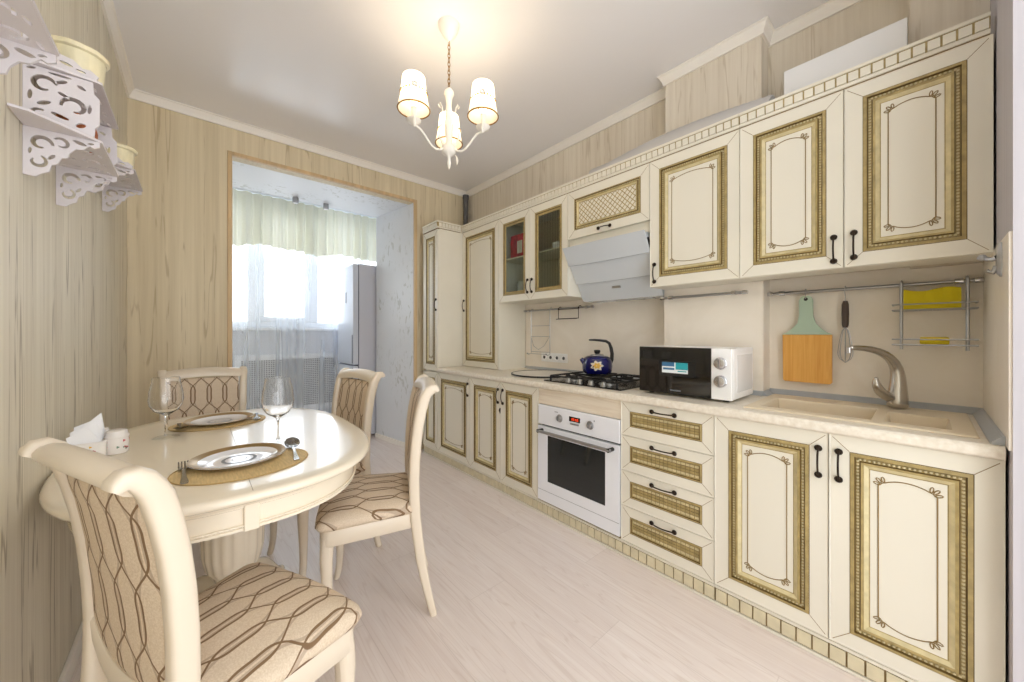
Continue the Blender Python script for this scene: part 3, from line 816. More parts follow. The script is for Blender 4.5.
b.tube([(bx, by, zt + .0005), (bx, by, zt + .02), (bx, by, zt + .06), (bx + .005, by - .002, zt + .11), (bx + .002, by, zt + .16), (bx - .02, by + .018, zt + .205), (bx - .06, by + .05, zt + .232), (bx - .11, by + .088, zt + .243), (bx - .17, by + .13, zt + .245)],
       [.034, .033, .030, .024, .0205, .0175, .0145, .0120, .0095], 'brushed_nickel', 18)
b.build('spout_body', t, sub=1)
b = mb(); tip = (bx - .165, by + .1265, zt + .245); b.tube([tip, (tip[0], tip[1], tip[2] - .022)], .0095, 'chrome', 14); b.build('nozzle', t)
b = mb(); b.tube([(bx - .015, by + .012, zt + .04), (bx - .04, by + .033, zt + .05), (bx - .062, by + .05, zt + .075), (bx - .072, by + .058, zt + .105), (bx - .070, by + .056, zt + .128)], [.020, .019, .018, .013, .006], 'brushed_nickel', 14); b.build('lever', t, sub=1)
# grey upstand strips
b = mb()
b.rings([[(XR - .0085, yy, WT + .0005), (XR - .034, yy, WT + .0005), (XR - .032, yy, WT + .006), (XR - .014, yy, WT + .024), (XR - .0085, yy, WT + .026)] for yy in (YE + .0065, .531)], 'grey_plastic')
b.rings([[(xx, YE + .0065, WT + .0005), (xx, YE + .032, WT + .0005), (xx, YE + .030, WT + .006), (xx, YE + .012, WT + .024), (xx, YE + .0065, WT + .026)] for xx in (X0 - .005, XR - .009)], 'grey_plastic')
tag(b.build('worktop_upstand', smooth=0), 'grey sealing strip around the worktop edge behind the sink', 'edge strip')
b = mb()
b.rings([[(XR - .0085, yy, WT + .0005), (XR - .03, yy, WT + .0005), (XR - .012, yy, WT + .02), (XR - .0085, yy, WT + .022)] for yy in (1.041, 2.366)], 'grey_plastic')
tag(b.build('worktop_upstand', smooth=0), 'grey sealing strip along the wall behind the hob', 'edge strip')
b = mb(); b.rings([[(2.1215, yy, WT + .0005), (2.101, yy, WT + .0005), (2.118, yy, WT + .02), (2.1215, yy, WT + .022)] for yy in (.530, 1.039)], 'grey_plastic')
b.rings([[(xx, .5315, WT + .0005), (xx, .512, WT + .0005), (xx, .528, WT + .02), (xx, .5315, WT + .022)] for xx in (2.122, 2.214)], 'grey_plastic')
tag(b.build('worktop_upstand', smooth=0), 'grey sealing strip behind the microwave', 'edge strip')
# ------------------------------------------------------------------ hob, kettle, microwave, hood
HX0, HX1, HY0, HY1 = 1.715, 2.19, 1.075, 1.645
t = thing('gas_hob', 'dark four burner gas hob with iron grates set in the worktop', 'hob', (1.95, 1.36, WT))
mb().box(HX0, HX1, HY0, HY1, WT + .0005, WT + .008, 'hob_plate').build('hob_plate', t, smooth=0, bevel=.003)
zh = WT + .008
for cx, cy, r in ((1.84, 1.24, .042), (1.84, 1.50, .034), (2.07, 1.24, .034), (2.07, 1.50, .048)):
    b = mb(); b.lathe([(r + .012, 0), (r + .01, .006), (r, .008), (r, .018)], (cx, cy, zh), 'burner_alu', 24); b.lathe([(r * .85, .018), (r * .88, .022), (r * .8, .027), (.004, .029)], (cx, cy, zh), 'black_iron', 24); b.build('burner', t)
for cy in (1.237, 1.503):
    b = mb(); z = zh + .026
    xa, xb, ya, yb = 1.755, 2.165, cy - .115, cy + .115
    for p, q in (((xa, ya), (xb, ya)), ((xa, yb), (xb, yb)), ((xa, ya), (xa, yb)), ((xb, ya), (xb, yb)), (((xa + xb) / 2, ya), ((xa + xb) / 2, yb))):
        b.tube([(p[0], p[1], z), (q[0], q[1], z)], .006, 'black_iron', 6)
    for cx in (1.84, 2.07):
        for dx_, dy_ in ((1, 0), (-1, 0), (0, 1), (0, -1)):
            q = (cx + dx_ * .085, cy + dy_ * .115)
            b.tube([(cx + dx_ * .028, cy + dy_ * .028, z + .006), (cx + dx_ * .06, cy + dy_ * .06, z + .006), (q[0], q[1], z)], .0055, 'black_iron', 6)
    for xx in (xa, xb):
        for yy in (ya, yb): b.tube([(xx, yy, zh + .0005), (xx, yy, z)], .007, 'black_iron', 6)
    b.build('grate', t)
for k in range(4):
    b = mb(); b.lathe([(.019, 0), (.019, .006), (.0155, .010), (.0145, .024), (.012, .026)], (1.738, 1.20 + k * .085, zh), 'burner_alu', 16); b.build('knob', t)
# kettle
kx, ky, kz = 2.015, 1.44, zh + .0365
t = thing('kettle', 'dark blue enamel kettle with a painted flower on the hob', 'kettle', (kx, ky, kz))
b = mb(); b.lathe([(.076, 0), (.088, .004), (.096, .02), (.098, .048), (.096, .078), (.088, .101), (.068, .115), (.046, .119)], (kx, ky, kz), 'blue_enamel', 32); b.build('pot', t)
b = mb(); b.lathe([(.047, .118), (.043, .125), (.022, .130), (.012, .132)], (kx, ky, kz), 'steel', 24); b.build('lid', t)
b = mb(); b.lathe([(.012, .131), (.019, .137), (.022, .149), (.019, .155), (.006, .157)], (kx, ky, kz), 'black_plastic', 18); b.build('lid_knob', t)
dl = Vector((-.752, .659))     # towards the left of the picture
b = mb(); b.tube([(kx + dl.x * .078, ky + dl.y * .078, kz + .066), (kx + dl.x * .098, ky + dl.y * .098, kz + .086), (kx + dl.x * .108, ky + dl.y * .108, kz + .098)], [.020, .015, .012], 'blue_enamel', 14); b.build('spout', t)
b = mb(); hp = [(-.088, .055), (-.097, .09), (-.099, .13), (-.092, .17), (-.080, .200), (-.058, .214), (-.02, .219), (.02, .222), (.055, .222)]
b.tube([(kx + dl.x * a, ky + dl.y * a, kz + h) for a, h in hp], [.008, .012, .012, .011, .010, .009, .008, .007, .005], 'black_plastic', 10); b.build('handle', t)
fc = Vector((-.75, -.66)).normalized(); fr = Vector((.66, -.75)).normalized(); side = Vector((-fc.y, fc.x))
b = mb()
def onpot(a, h, lift=.0015):
    r = .0975 + lift; th = a / .096; d_ = fc * cos(th) + side * sin(th); return (kx + d_.x * r, ky + d_.y * r, kz + h)
for m, rad, n_, cc in (('kettle_white', .036, 7, (-.012, .058)), ('kettle_yellow', .022, 6, (-.010, .058))):
    pts = []
    for i in range(28):
        a = 2 * PI * i / 28; r = rad * (1 + .22 * cos(n_ * a)); pts.append(onpot(cc[0] + r * cos(a), cc[1] + r * sin(a) * .8, .001 if m == 'kettle_white' else .002))
    c_ = onpot(cc[0], cc[1], .0025)
    b.add(pts + [c_], [(i, (i + 1) % 28, 28) for i in range(28)], m)
b.build('painted_flower', t)
# microwave
t = thing('microwave', 'white microwave oven with a black glass door and two dials', 'microwave', (1.92, .775, WT))
mx0, mx1, my0, my1, mz0, mz1 = 1.765, 2.06, .556, .992, WT + .012, 1.086
mb().box(mx0 + .012, mx1, my0, my1, mz0, mz1, 'white_plastic').build('body', t, smooth=0, bevel=.006)
for yy in (my0 + .04, my1 - .04):
    for xx in (mx0 + .05, mx1 - .04): mb().lathe([(.012, 0), (.014, .0115)], (xx, yy, WT + .0005), 'black_plastic', 12).build('foot', t)
d = mb().box(mx0 - .006, mx0 + .0118, .640, my1, mz0, mz1, 'black_gloss').build('door', t, smooth=0, bevel=.003)
b = mb(); b.box(mx0 - .0068, mx0 - .0062, .708, .885, .945, 1.02, 'black_plastic'); b.build('door_window', d, smooth=0)
b = mb(); b.box(mx0 - .0078, mx0 - .0070, .742, .868, .960, 1.012, 'sticker_white'); b.box(mx0 - .0082, mx0 - .0078, .742, .800, .978, 1.012, 'sticker_teal'); b.box(mx0 - .0082, mx0 - .0078, .806, .868, .992, 1.012, 'sticker_blue')
b.box(mx0 - .0082, mx0 - .0078, .806, .862, .975, .985, 'sticker_blue'); b.box(mx0 - .0082, mx0 - .0078, .748, .79, .968, .973, 'sticker_teal')
b.build('sticker', d, smooth=0)
b = mb()
for k in range(6): b.box(mx0 - .0066, mx0 - .0062, .776 + k * .009, .783 + k * .009, .872, .879, 'print_grey')
b.build('printed_badge', d, smooth=0)
cpn = mb().box(mx0 - .006, mx0 + .0118, my0, .6395, mz0, mz1, 'white_plastic').build('control_panel', t, smooth=0, bevel=.003)
for zz_ in (1.020, .940):
    b = mb(); b.lathe([(.027, 0), (.027, -.006), (.024, -.008), (.022, -.022), (.018, -.024)], (mx0 - .0062, .600, zz_), 'chrome', 24, 'x'); b.box(mx0 - .034, mx0 - .026, .597, .603, zz_ - .021, zz_ + .021, 'steel'); b.build('dial', cpn)
b = mb(); b.box(mx0 + .06, mx1 - .02, my0 - .0012, my0 + .001, mz0 + .03, mz1 - .03, 'white_lacquer'); b.build('side_panel', t, smooth=0)
# hood
t = thing('cooker_hood', 'white slanted cooker hood with stepped glass panels over the hob', 'cooker hood', (2.05, 1.32, 1.37))
hy0, hy1 = 1.027, 1.616
b = mb(); b.prism([(1.925, 1.731), (2.24, 1.731), (2.24, 1.38), (2.115, 1.38)], lambda a, z, y: (a, y, z), hy0 + .012, hy1 - .012, 'hood_white'); b.build('body', t, smooth=0)
def hp_(z): return 1.868 + (1.728 - z) * (.222 / .348)
for k, (za, zb) in enumerate(((1.728, 1.615), (1.619, 1.498), (1.503, 1.382))):
    o_ = .0 + .007 * k; b = mb()
    def pn(a, c_, z):  # gently bowed sheet
        return 0
    n = 12; rg = []
    for i in range(n + 1):
        y = hy0 + (hy1 - hy0) * i / n; bow = .012 * (1 - (2 * i / n - 1) ** 2)
        rg.append([(hp_(za) + o_ * 1 - bow * .3, y, za), (hp_(zb) + o_ - .007 - bow * .3, y, zb - bow * .35), (hp_(zb) + o_ + .003 - bow * .3, y, zb - bow * .35), (hp_(za) + o_ + .012 - bow * .3, y, za)])
    b.rings(rg, 'hood_white'); b.build('front_panel', t, smooth=35)
b = mb(); b.box(hp_(1.455) + .0, hp_(1.455) + .012, 1.285, 1.345, 1.448, 1.462, 'steel'); b.build('control_strip', t, smooth=0)
b = mb()
for ya_ in (1.15, 1.43): b.lathe([(.028, 0), (.028, -.004), (.02, -.005)], (2.17, ya_, 1.3795), 'steel', 18)
b.build('lamp', t)
for yy in (1.036,):
    b = mb(); b.tube([(1.93, yy, 1.70), (1.955, yy, 1.66), (1.99, yy, 1.60)], .006, 'black_plastic', 8); b.build('stay', t)
# round board with a dark rim on the worktop
t = thing('round_board', 'large round pale board with a dark rim on the worktop', 'board', (1.985, 1.905, WT))
b = mb(); b.lathe([(.236, .0008), (.240, .004), (.238, .009), (.20, .010), (.002, .010)], (1.985, 1.905, WT), 'tray_white', 48); b.build('plate', t)
b = mb(); rg = [[(1.985 + r * cos(a), 1.905 + r * sin(a), WT + z) for r, z in ((.239, .0008), (.245, .002), (.245, .011), (.237, .012))] for a in [2 * PI * i / 48 for i in range(48)]]
b.rings(rg, 'tray_rim', loop=True); b.build('rim', t)
# sockets
t = thing('socket_strip', 'row of four white power sockets on the splashback', 'power socket', (XR - .01, 2.025, .92))
mb().box(XR - .018, XR - .0085, 1.882, 2.168, .918, .992, 'white_plastic').build('frame', t, smooth=0, bevel=.003)
for k in range(4):
    b = mb(); yy = 1.9175 + k * .0715; b.lathe([(.027, .0), (.027, -.004), (.025, -.006), (.022, -.001), (.004, -.0004)], (XR - .018, yy, .955), 'white_plastic', 20, 'x', caps=False)
    for s_ in (-.008, .008): b.lathe([(.003, -.0022), (.002, -.0024)], (XR - .018, yy + s_, .955), 'socket_grey', 8, 'x')
    b.lathe([(.014, -.0015), (.010, -.002)], (XR - .018, yy, .955), 'socket_grey', 8, 'x')
    b.build('socket', t)
# ------------------------------------------------------------------ rails and what hangs on them
def rail(y0, y1, x, xw, z, label):
    t_ = thing('utensil_rail', label, 'rail', (x, (y0 + y1) / 2, z))
    mb().tube([(x, y0, z), (x, y1, z)], .0075, 'steel', 12).build('tube', t_)
    for yy in (y0, y1): mb().lathe([(.0095, -.012), (.0105, 0), (.0095, .012)], (x, yy, z), 'chrome', 12, 'y').build('end_cap', t_)
    for yy in (y0 + .05, y1 - .05):
        b_ = mb(); b_.tube([(x, yy, z), (xw - .002, yy, z)], .006, 'chrome', 8); b_.lathe([(.011, -.011), (.011, .011)], (x, yy, z), 'chrome', 12, 'y'); b_.build('bracket', t_)
XK = XR - .008
rail(-.135, .522, 2.205, XK, 1.353, 'steel utensil rail on the splashback above the sink')
rail(.60, 1.028, 2.088, 2.122, 1.362, 'steel utensil rail on the pier behind the microwave')
rail(1.62, 2.34, 2.205, XK, 1.353, 'steel utensil rail under the glazed cabinet')
def ubox(b, pts, r, m): b.tube(pts, r, m, 6)
# cutting board
t = thing('cutting_board', 'bamboo cutting board with a mint green handle hung from the rail', 'cutting board', (2.212, .375, .917))
cb = lambda a, z, x: (x, a, z)
body = [(.283, .925), (.29, .918), (.46, .918), (.468, .925), (.470, 1.148), (.283, 1.148)]
mb().prism(body, cb, 2.203, 2.221, 'bamboo').build('wood_blade', t, smooth=0, bevel=.003)
hd = [(.283, 1.149), (.470, 1.149)]
for i in range(9):
    a = i / 8; hd.append((.470 - .058 * a ** .8 - .002, 1.149 + .052 * a ** 1.2 + .002))
hd += [(.404, 1.24), (.404, 1.312), (.398, 1.328), (.388, 1.334)]
hd += [(.368, 1.334), (.358, 1.328), (.352, 1.312), (.352, 1.24)]
for i in range(9):
    a = 1 - i / 8; hd.append((.283 + .058 * a ** .8 + .002, 1.149 + .052 * a ** 1.2 + .002))
mb().prism(hd, cb, 2.2035, 2.2205, 'mint').build('handle', t, smooth=30)
b = mb(); b.tube([(2.2025 - .001, .378, 1.318), (2.2025 - .001, .378, 1.319)], .007, 'black_plastic', 12); b.lathe([(.008, 0), (.007, -.0012)], (2.2034, .378, 1.318), 'black_plastic', 14, 'x')
b.tube([(2.198, .378, 1.318), (2.195, .378, 1.335), (2.1925, .378, 1.350), (2.1945, .378, 1.362), (2.205, .378, 1.367), (2.2155, .378, 1.362), (2.217, .378, 1.354)], .002, 'steel', 6); b.build('hook', t)
# whisk
t = thing('whisk', 'wire whisk with a dark handle hung from the rail', 'whisk', (2.205, .238, 1.02))
b = mb(); b.tube([(2.207, .238, 1.30), (2.207, .238, 1.285), (2.207, .238, 1.24), (2.207, .238, 1.195), (2.207, .238, 1.18)], [.008, .012, .013, .012, .009], 'whisk_handle', 14); b.build('handle', t)
b = mb()
for k in range(4):
    a = PI * k / 4; pts = []
    for i in range(17):
        q = PI * i / 16; s_ = cos(q); w_ = .030 * sin(q) ** .8 if 0 < i < 16 else 0
        pass
    for i in range(21):
        q = -1 + 2 * i / 20; w_ = .031 * sin(PI * (1 - abs(q)) * .5) ** 1 if False else 0
    pts = []
    for i in range(21):
        tt = i / 20; sgn = 1 if tt < .5 else -1; h_ = abs(2 * tt - 1)          # 1 at the neck, 0 at the tip
        w_ = .030 * (1 - h_ ** 1.0) ** .45 * (1 if h_ > .25 else (h_ / .25) ** .5) if h_ < 1 else 0
        pts.append((2.207 + sgn * w_ * cos(a) * .45, .238 + sgn * w_ * sin(a), 1.022 + .16 * h_))
    b.tube(pts, .0014, 'steel', 5)
b.build('wires', t)
b = mb(); b.tube([(2.207, .238, 1.30), (2.203, .238, 1.32), (2.195, .238, 1.335), (2.1925, .238, 1.350), (2.1945, .238, 1.362), (2.205, .238, 1.367), (2.2155, .238, 1.362), (2.217, .238, 1.354)], .002, 'steel', 6); b.build('hook', t)
# two tier dish rack
t = thing('hanging_rack', 'steel two tier hanging rack on the rail above the tap', 'rack', (2.17, -.02, 1.09))
for yy in (-.105, .065):
    b = mb()
    b.tube([(2.189, yy, 1.362), (2.188, yy, 1.345), (2.188, yy, 1.10), (2.188, yy, 1.088)], .0055, 'steel', 8); b.tube([(2.219, yy, 1.353), (2.218, yy, 1.364), (2.205, yy, 1.370), (2.194, yy, 1.366), (2.189, yy, 1.358)], .004, 'steel', 8)
    b.build('upright', t)
for zt_ in (1.245, 1.108):
    b = mb(); xa, xb, ya, yb = 2.102, 2.190, -.125, .088
    for dz in (0, .022): b.tube([(xb, ya, zt_ + dz), (xa, ya, zt_ + dz), (xa, yb, zt_ + dz), (xb, yb, zt_ + dz)], .003, 'steel', 6)
    for i in range(5): b.tube([(xb, ya + .03 + i * .038, zt_), (xa, ya + .03 + i * .038, zt_)], .0018, 'steel', 5)
    b.tube([(xb, ya, zt_), (xb, yb, zt_)], .0025, 'steel', 6)
    b.build('basket', t)
b = mb(); rg = []
for i in range(15):
    y = -.088 + .146 * i / 14; z = 1.2505; w = .003 * sin(i * 1.7)
    rg.append([(2.135, y, z), (2.133 + w, y, z + .045), (2.137 + w, y, z + .072 + .006 * sin(i * .5)), (2.158 + w, y, z + .076 + .006 * sin(i * .5)), (2.168, y, z + .05), (2.172, y, z)])
b.rings(rg, 'yellow_cloth')
tag(b.build('dish_cloth', smooth=60), 'folded yellow cloth on the upper tier of the hanging rack', 'cloth')
tag(mb().box(2.125, 2.19, -.06, .015, 1.1115, 1.139, 'yellow_sponge').build('sponge', smooth=0, bevel=.005), 'yellow sponge on the lower tier of the hanging rack', 'sponge')
# wire lid rack and small holder, left rail
t = thing('wire_rack', 'tall wire rack hanging at the left end of the rail', 'rack', (2.19, 2.14, .97))
b = mb(); xa = 2.191
for yy in (2.03, 2.25):
    b.tube([(2.218, yy, 1.353), (2.217, yy, 1.362), (2.205, yy, 1.368), (2.193, yy, 1.362), (xa, yy, 1.350), (xa, yy, .985), (xa - .03, yy, .975), (xa - .045, yy, .985)], .0028, 'steel', 6); b.ball((xa - .045, yy, .985), .007, 'steel', 8, 5)
for z in (1.22, 1.13, 1.0): b.tube([(xa, 2.03, z), (xa, 2.25, z)], .0022, 'steel', 6)
b.tube([(xa - .002, 2.25, 1.13), (xa - .02, 2.20, 1.05), (xa - .025, 2.14, 1.02), (xa - .02, 2.08, 1.05), (xa - .002, 2.03, 1.13)], .002, 'steel', 6)
b.tube([(xa - .045, 2.25, .985), (xa - .045, 2.03, .985)], .0022, 'steel', 6)
b.build('wire_frame', t)
t = thing('paper_holder', 'small dark rectangular wire holder hanging beside the wire rack', 'rack', (2.18, 1.83, 1.27))
b = mb()
for z in (1.345, 1.272): b.tube([(2.184, 1.73, z), (2.184, 1.93, z)], .0028, 'bronze', 6)
for yy in (1.73, 1.93): b.tube([(2.218, yy, 1.353), (2.217, yy, 1.362), (2.205, yy, 1.368), (2.193, yy, 1.364), (2.184, yy, 1.352), (2.184, yy, 1.272), (2.155, yy, 1.268)], .0028, 'bronze', 6); b.ball((2.184, yy, 1.350), .007, 'bronze', 8, 5)
b.tube([(2.155, 1.73, 1.268), (2.155, 1.93, 1.268)], .0028, 'bronze', 6)
b.build('wire_frame', t)
# hook on the end wall
t = thing('wall_hook', 'satin steel wall hook beside the cabinet above the sink', 'hook', (1.73, YE + .006, 1.36))
b = mb(); rg = []
for k, (s_, yy) in enumerate(((1, .0065), (1, .010), (.8, .016))): rg.append([(1.735 + .017 * s_ * cos(2 * PI * i / 24), YE + yy, 1.365 + .05 * s_ * sin(2 * PI * i / 24)) for i in range(24)])
b.rings(rg, 'steel'); b.build('back_plate', t)
b = mb(); b.tube([(1.735, YE + .015, 1.37), (1.738, YE + .022, 1.367), (1.745, YE + .030, 1.37), (1.75, YE + .037, 1.375)], [.009, .0065, .006, .006], 'steel', 10); b.ball((1.75, YE + .040, 1.376), .010, 'steel', 12, 8)
b.tube([(1.735, YE + .014, 1.345), (1.735, YE + .022, 1.328), (1.737, YE + .032, 1.335)], [.008, .006, .006], 'steel', 10); b.build('peg', t)
# things above the wall cabinets
b = mb(); n = 60; pts = []; rr = []
for i in range(n + 1):
    tt = i / n; y = .47 + 1.0 * tt; z = ZU1 + .0715 + .03 * sin(PI * min(1, tt * 1.15)) * (1 if tt < .87 else 1); pts.append((2.025, y, z + .004)); rr.append(.066 + (.002 if i % 2 else 0))
pts = [(p[0], p[1], max(p[2], ZU1 + .072)) for p in pts]
b.tube(pts, rr, 'duct_alu', 24, up=(1, 0, 0))
tag(b.build('flexible_duct', smooth=60), 'silver flexible extractor duct lying on top of the wall cabinets', 'duct')
t = thing('white_box', 'flat white box standing on top of the cabinet above the sink', 'box', (2.07, .235, ZU1))
mb().box(2.05, 2.095, .045, .432, ZU1 + .001, 2.365, 'white_lacquer').build('carton', t, smooth=0, bevel=.003)
b = mb(); b.tube([(2.19, 3.255, ZU1 + .001), (2.19, 3.255, ZC - .06)], .027, 'pipe_grey', 20); b.lathe([(.032, 0), (.032, .04)], (2.19, 3.255, 2.60), 'pipe_grey', 20)
tag(b.build('vent_pipe'), 'dark grey vertical pipe in the far right ceiling corner', 'pipe')

# ------------------------------------------------------------------ dining table
TX, TY, TA, TB, TN = .112, 1.755, .430, .640, 2.55
def oval(d=0, n=96):
    out = []
    for i in range(n):
        a = 2 * PI * i / n; c_, s_ = cos(a), sin(a)
        out.append((TX + (TA - d) * math.copysign(abs(c_) ** (2 / TN), c_), TY + (TB - d) * math.copysign(abs(s_) ** (2 / TN), s_)))
    return out
t = thing('dining_table', 'oval cream dining table on a carved pedestal by the left wall', 'table', (TX, TY, 0))
b = mb()
prof = [(.040, .712), (.026, .714), (.022, .722), (.010, .724), (.003, .728), (.0, .735), (.002, .743), (.008, .748), (.016, .750), (.06, .750)]
b.rings([[(x, y, z) for x, y in oval(d)] for d, z in prof], 'table_paint')
b.build('tabletop', t, smooth=50)
b = mb(); b.rings([[(x, y, z) for x, y in oval(d)] for d, z in ((.055, .711), (.048, .709), (.048, .700), (.052, .698), (.052, .650), (.048, .648), (.048, .641), (.075, .641), (.075, .711))], 'table_paint', caps=False)
b.build('apron', t, smooth=40)
b = mb(); o_ = oval(.047, 720); b.tube([(x, y, .654) for x, y in o_], [.0022 + .0014 * (k % 3 == 0) for k in range(720)], 'table_paint', 6, loop=True)
b.build('carved_bead', t)
for (bx_, by_, w_, d_) in ((TX, TY - TB + .053, .03, .02), (TX, TY + TB - .053, .03, .02), (TX - TA + .053, TY, .02, .03), (TX + TA - .053, TY, .02, .03)):
    mb().box(bx_ - w_ / 2 - .002, bx_ + w_ / 2 + .002, by_ - d_ / 2, by_ + d_ / 2, .638, .708, 'table_paint').build('apron_block', t, smooth=0, bevel=.003)
mb().box(TX - .0008, TX + .0008, TY - TB + .02, TY + TB - .02, .7495, .7504, 'seam_dark').build('leaf_seam', t, smooth=0)
b = mb()
fl = lambda a, h: 1 + (.06 * abs(sin(9 * a)) if .27 < h < .56 else 0)
b.lathe([(.075, .10), (.085, .12), (.085, .15), (.06, .17), (.052, .20), (.062, .24), (.082, .275), (.092, .33), (.094, .40), (.090, .46), (.080, .52), (.068, .555), (.078, .575), (.084, .59), (.084, .615), (.11, .625), (.11, .64)], (TX, TY, 0), 'table_paint', 72, fl=fl)
b.build('pedestal', t, smooth=60)
for k in range(4):
    a = PI / 4 + PI / 2 * k; ca, sa = cos(a) * .82, sin(a) * 1.15
    pp = [(.05, .14), (.12, .175), (.19, .15), (.25, .085), (.30, .035), (.335, .028), (.35, .04)]
    b = mb(); b.tube([(TX + ca * q, TY + sa * q, z) for q, z in pp], [(.045, .032), (.040, .030), (.034, .028), (.029, .026), (.026, .024), (.022, .022), (.010, .012)], 'table_paint', 12)
    b.build('pedestal_foot', t, sub=1)
b = mb(); b.box(TX - .18, TX + .18, TY - .3, TY + .3, .641, .655, 'table_paint'); b.build('frame_board', t, smooth=0)
# ------------------------------------------------------------------ chairs
def stile_y(z):
    K = [(0, -.222), (.12, -.192), (.25, -.168), (.36, -.154), (.45, -.146), (.55, -.143), (.65, -.146), (.75, -.154), (.83, -.167), (.89, -.183), (.93, -.200), (.96, -.214)]
    for (z0, y0), (z1, y1) in zip(K[:-1], K[1:]):
        if z <= z1:
            q = (z - z0) / (z1 - z0); return y0 + (y1 - y0) * q
    return K[-1][1]
def make_chair(label):
    t = thing('dining_chair', label, 'chair', (0, 0, 0), 'dining chairs')
    P = 'chair_paint'
    def xs(z): return .166 + .018 * max(0, (z - .45) / .5)
    for s_ in (-1, 1):
        pp = []; rr = []
        for z in (0, .06, .14, .24, .34, .42, .48, .56, .64, .72, .79, .85, .89):
            pp.append((s_ * xs(z), stile_y(z), z)); q = min(1, z / .3); rr.append((.0145 + .0042 * q, .014 + .0070 * q))
        x = s_ * xs(.95)
        for y, z, q in ((-.191, .907, .98), (-.201, .922, .95), (-.213, .931, .9), (-.224, .931, .8), (-.232, .925, .62), (-.235, .919, .40)):
            pp.append((x, y, z)); rr.append((.0187, .0200 * q))
        mb().tube(pp, rr, P, 16, up=(1, 0, 0), sq=.55).build('rear_leg', t, smooth=60)
    # crest rail
    rg = []; n = 14
    sec = [(.012, .888), (.011, .906), (.002, .922), (-.014, .934), (-.030, .938), (-.044, .934), (-.053, .924), (-.052, .912), (-.042, .903), (-.028, .896), (-.016, .886)]
    for i in range(n + 1):
        u = -1 + 2 * i / n; x = u * .172; bow = -.015 * (1 - u * u); up = .014 * (1 - u * u)
        rg.append([(x, stile_y(.87) + a + bow + .0, z + up) for a, z in sec])
    mb().rings(rg, P).build('crest_rail', t, smooth=60)
    def bowy(x, z): return stile_y(z) - .015 * (1 - (x / .176) ** 2) * min(1, max(0, (z - .48) / .25))
    def zlow(x): return .505 + .075 * abs(x / .168) ** 2.6
    b = mb(); rg = []
    for i in range(17):
        x = -.160 + .320 * i / 16; z = zlow(x); y = bowy(x, z)
        rg.append([(x, y + .014, z - .04), (x, y + .016, z - .005), (x, y + .012, z + .004), (x, y - .012, z + .004), (x, y - .016, z - .005), (x, y - .014, z - .04)])
    b.rings(rg, P); b.build('lower_rail', t, smooth=50)
    b = mb()
    def surf(u, v):
        x = -.158 + .316 * u; z = zlow(x) + (.892 - zlow(x)) * v; return x, z
    for sg in (1, -1):
        def fn(u, v):
            x, z = surf(u, v); e = min(1, 8 * min(u, 1 - u)) * min(1, 10 * min(v, 1 - v)); return (x, bowy(x, z) + sg * (.008 + .007 * e ** .5), z)
        b.grid(fn, 21, 25, 'fabric_back')
    b.build('back_upholstery', t, smooth=80)
    # seat
    def outline(d, k=13):
        pts = []
        fw, rw, fy, ry = .224 - d, .184 - d, .205 - d, -.140 + d * .3
        r = .035
        def corner(cx, cy, a0): return [(cx + r * cos(a0 + PI / 2 * i / 5), cy + r * sin(a0 + PI / 2 * i / 5)) for i in range(6)]
        pts += corner(fw - r, fy - r, 0)
        for i in range(1, k): q = 1 - 2 * i / k; pts.append((q * (fw - r), fy + .012 * (1 - q * q)))
        pts += corner(-fw + r, fy - r, PI / 2)
        for i in range(1, 6): q = i / 6; pts.append((-fw + (fw - rw) * q, (fy - r) + (ry + .01 - fy + r) * q))
        pts += [(-rw, ry + .008), (-rw + .008, ry)]
        for i in range(1, 6): q = i / 6; pts.append((-rw + .008 + (2 * rw - .016) * q, ry))
        pts += [(rw - .008, ry), (rw, ry + .008)]
        for i in range(1, 6): q = 1 - i / 6; pts.append((fw - (fw - rw) * q, (fy - r) + (ry + .01 - fy + r) * q))
        return pts
    b = mb(); o0 = outline(0); cx, cy = 0, .02
    rg = []
    for d, z in ((.014, .428), (.002, .434), (-.004, .446), (.0, .460), (.012, .472), (.035, .482)): rg.append([(x, y, z) for x, y in outline(d)])
    base = outline(.035)
    for k_, z in ((.8, .490), (.55, .496), (.3, .499), (.05, .500)): rg.append([(cx + (x - cx) * k_, cy + (y - cy) * k_, z) for x, y in base])
    b.rings(rg, 'fabric_seat'); b.build('seat', t, smooth=70)
    b = mb(); b.rings([[(x, y, z) for x, y in outline(d)] for d, z in ((.012, .430), (.010, .427), (.010, .375), (.014, .370), (.032, .370), (.032, .43))], P, caps=False)
    b.build('seat_rail', t, smooth=40)
    for s_ in (-1, 1):
        rg = []
        for z, y, dx_, h in ((.428, .165, .0, .024), (.375, .168, .0, .025), (.33, .172, .004, .0235), (.25, .170, .002, .020), (.16, .166, -.002, .0165), (.08, .168, -.001, .0145), (.03, .176, .003, .0145), (.0, .184, .006, .0165)):
            x = s_ * (.188 + dx_)
            rg.append([(x + h * a, y + h * q, z) for a, q in ((-1, -.5), (-.5, -1), (.5, -1), (1, -.5), (1, .5), (.5, 1), (-.5, 1), (-1, .5))])
        mb().rings(rg, P).build('front_leg', t, smooth=45, sub=1)
    return t
proto = make_chair('cream dining chair nearest the camera, seen from behind at the table end')
places = [((.047, 1.054), 24, None), ((.595, 1.569), 157.9, 'cream dining chair side-on at the right of the table, nearest the drawers and oven'),
          ((.505, 2.085), 190, 'cream dining chair right of the table, the farther of the right-hand two'), ((.045, 2.62), 270, 'cream dining chair at the far end of the table by the back wall')]
for k, ((x, y), ang, lb) in enumerate(places):
    o = proto if k == 0 else copy_tree(proto)
    o.location = (x, y, 0); o.rotation_euler = (0, 0, math.radians(ang - 90))
    if lb: o['label'] = lb
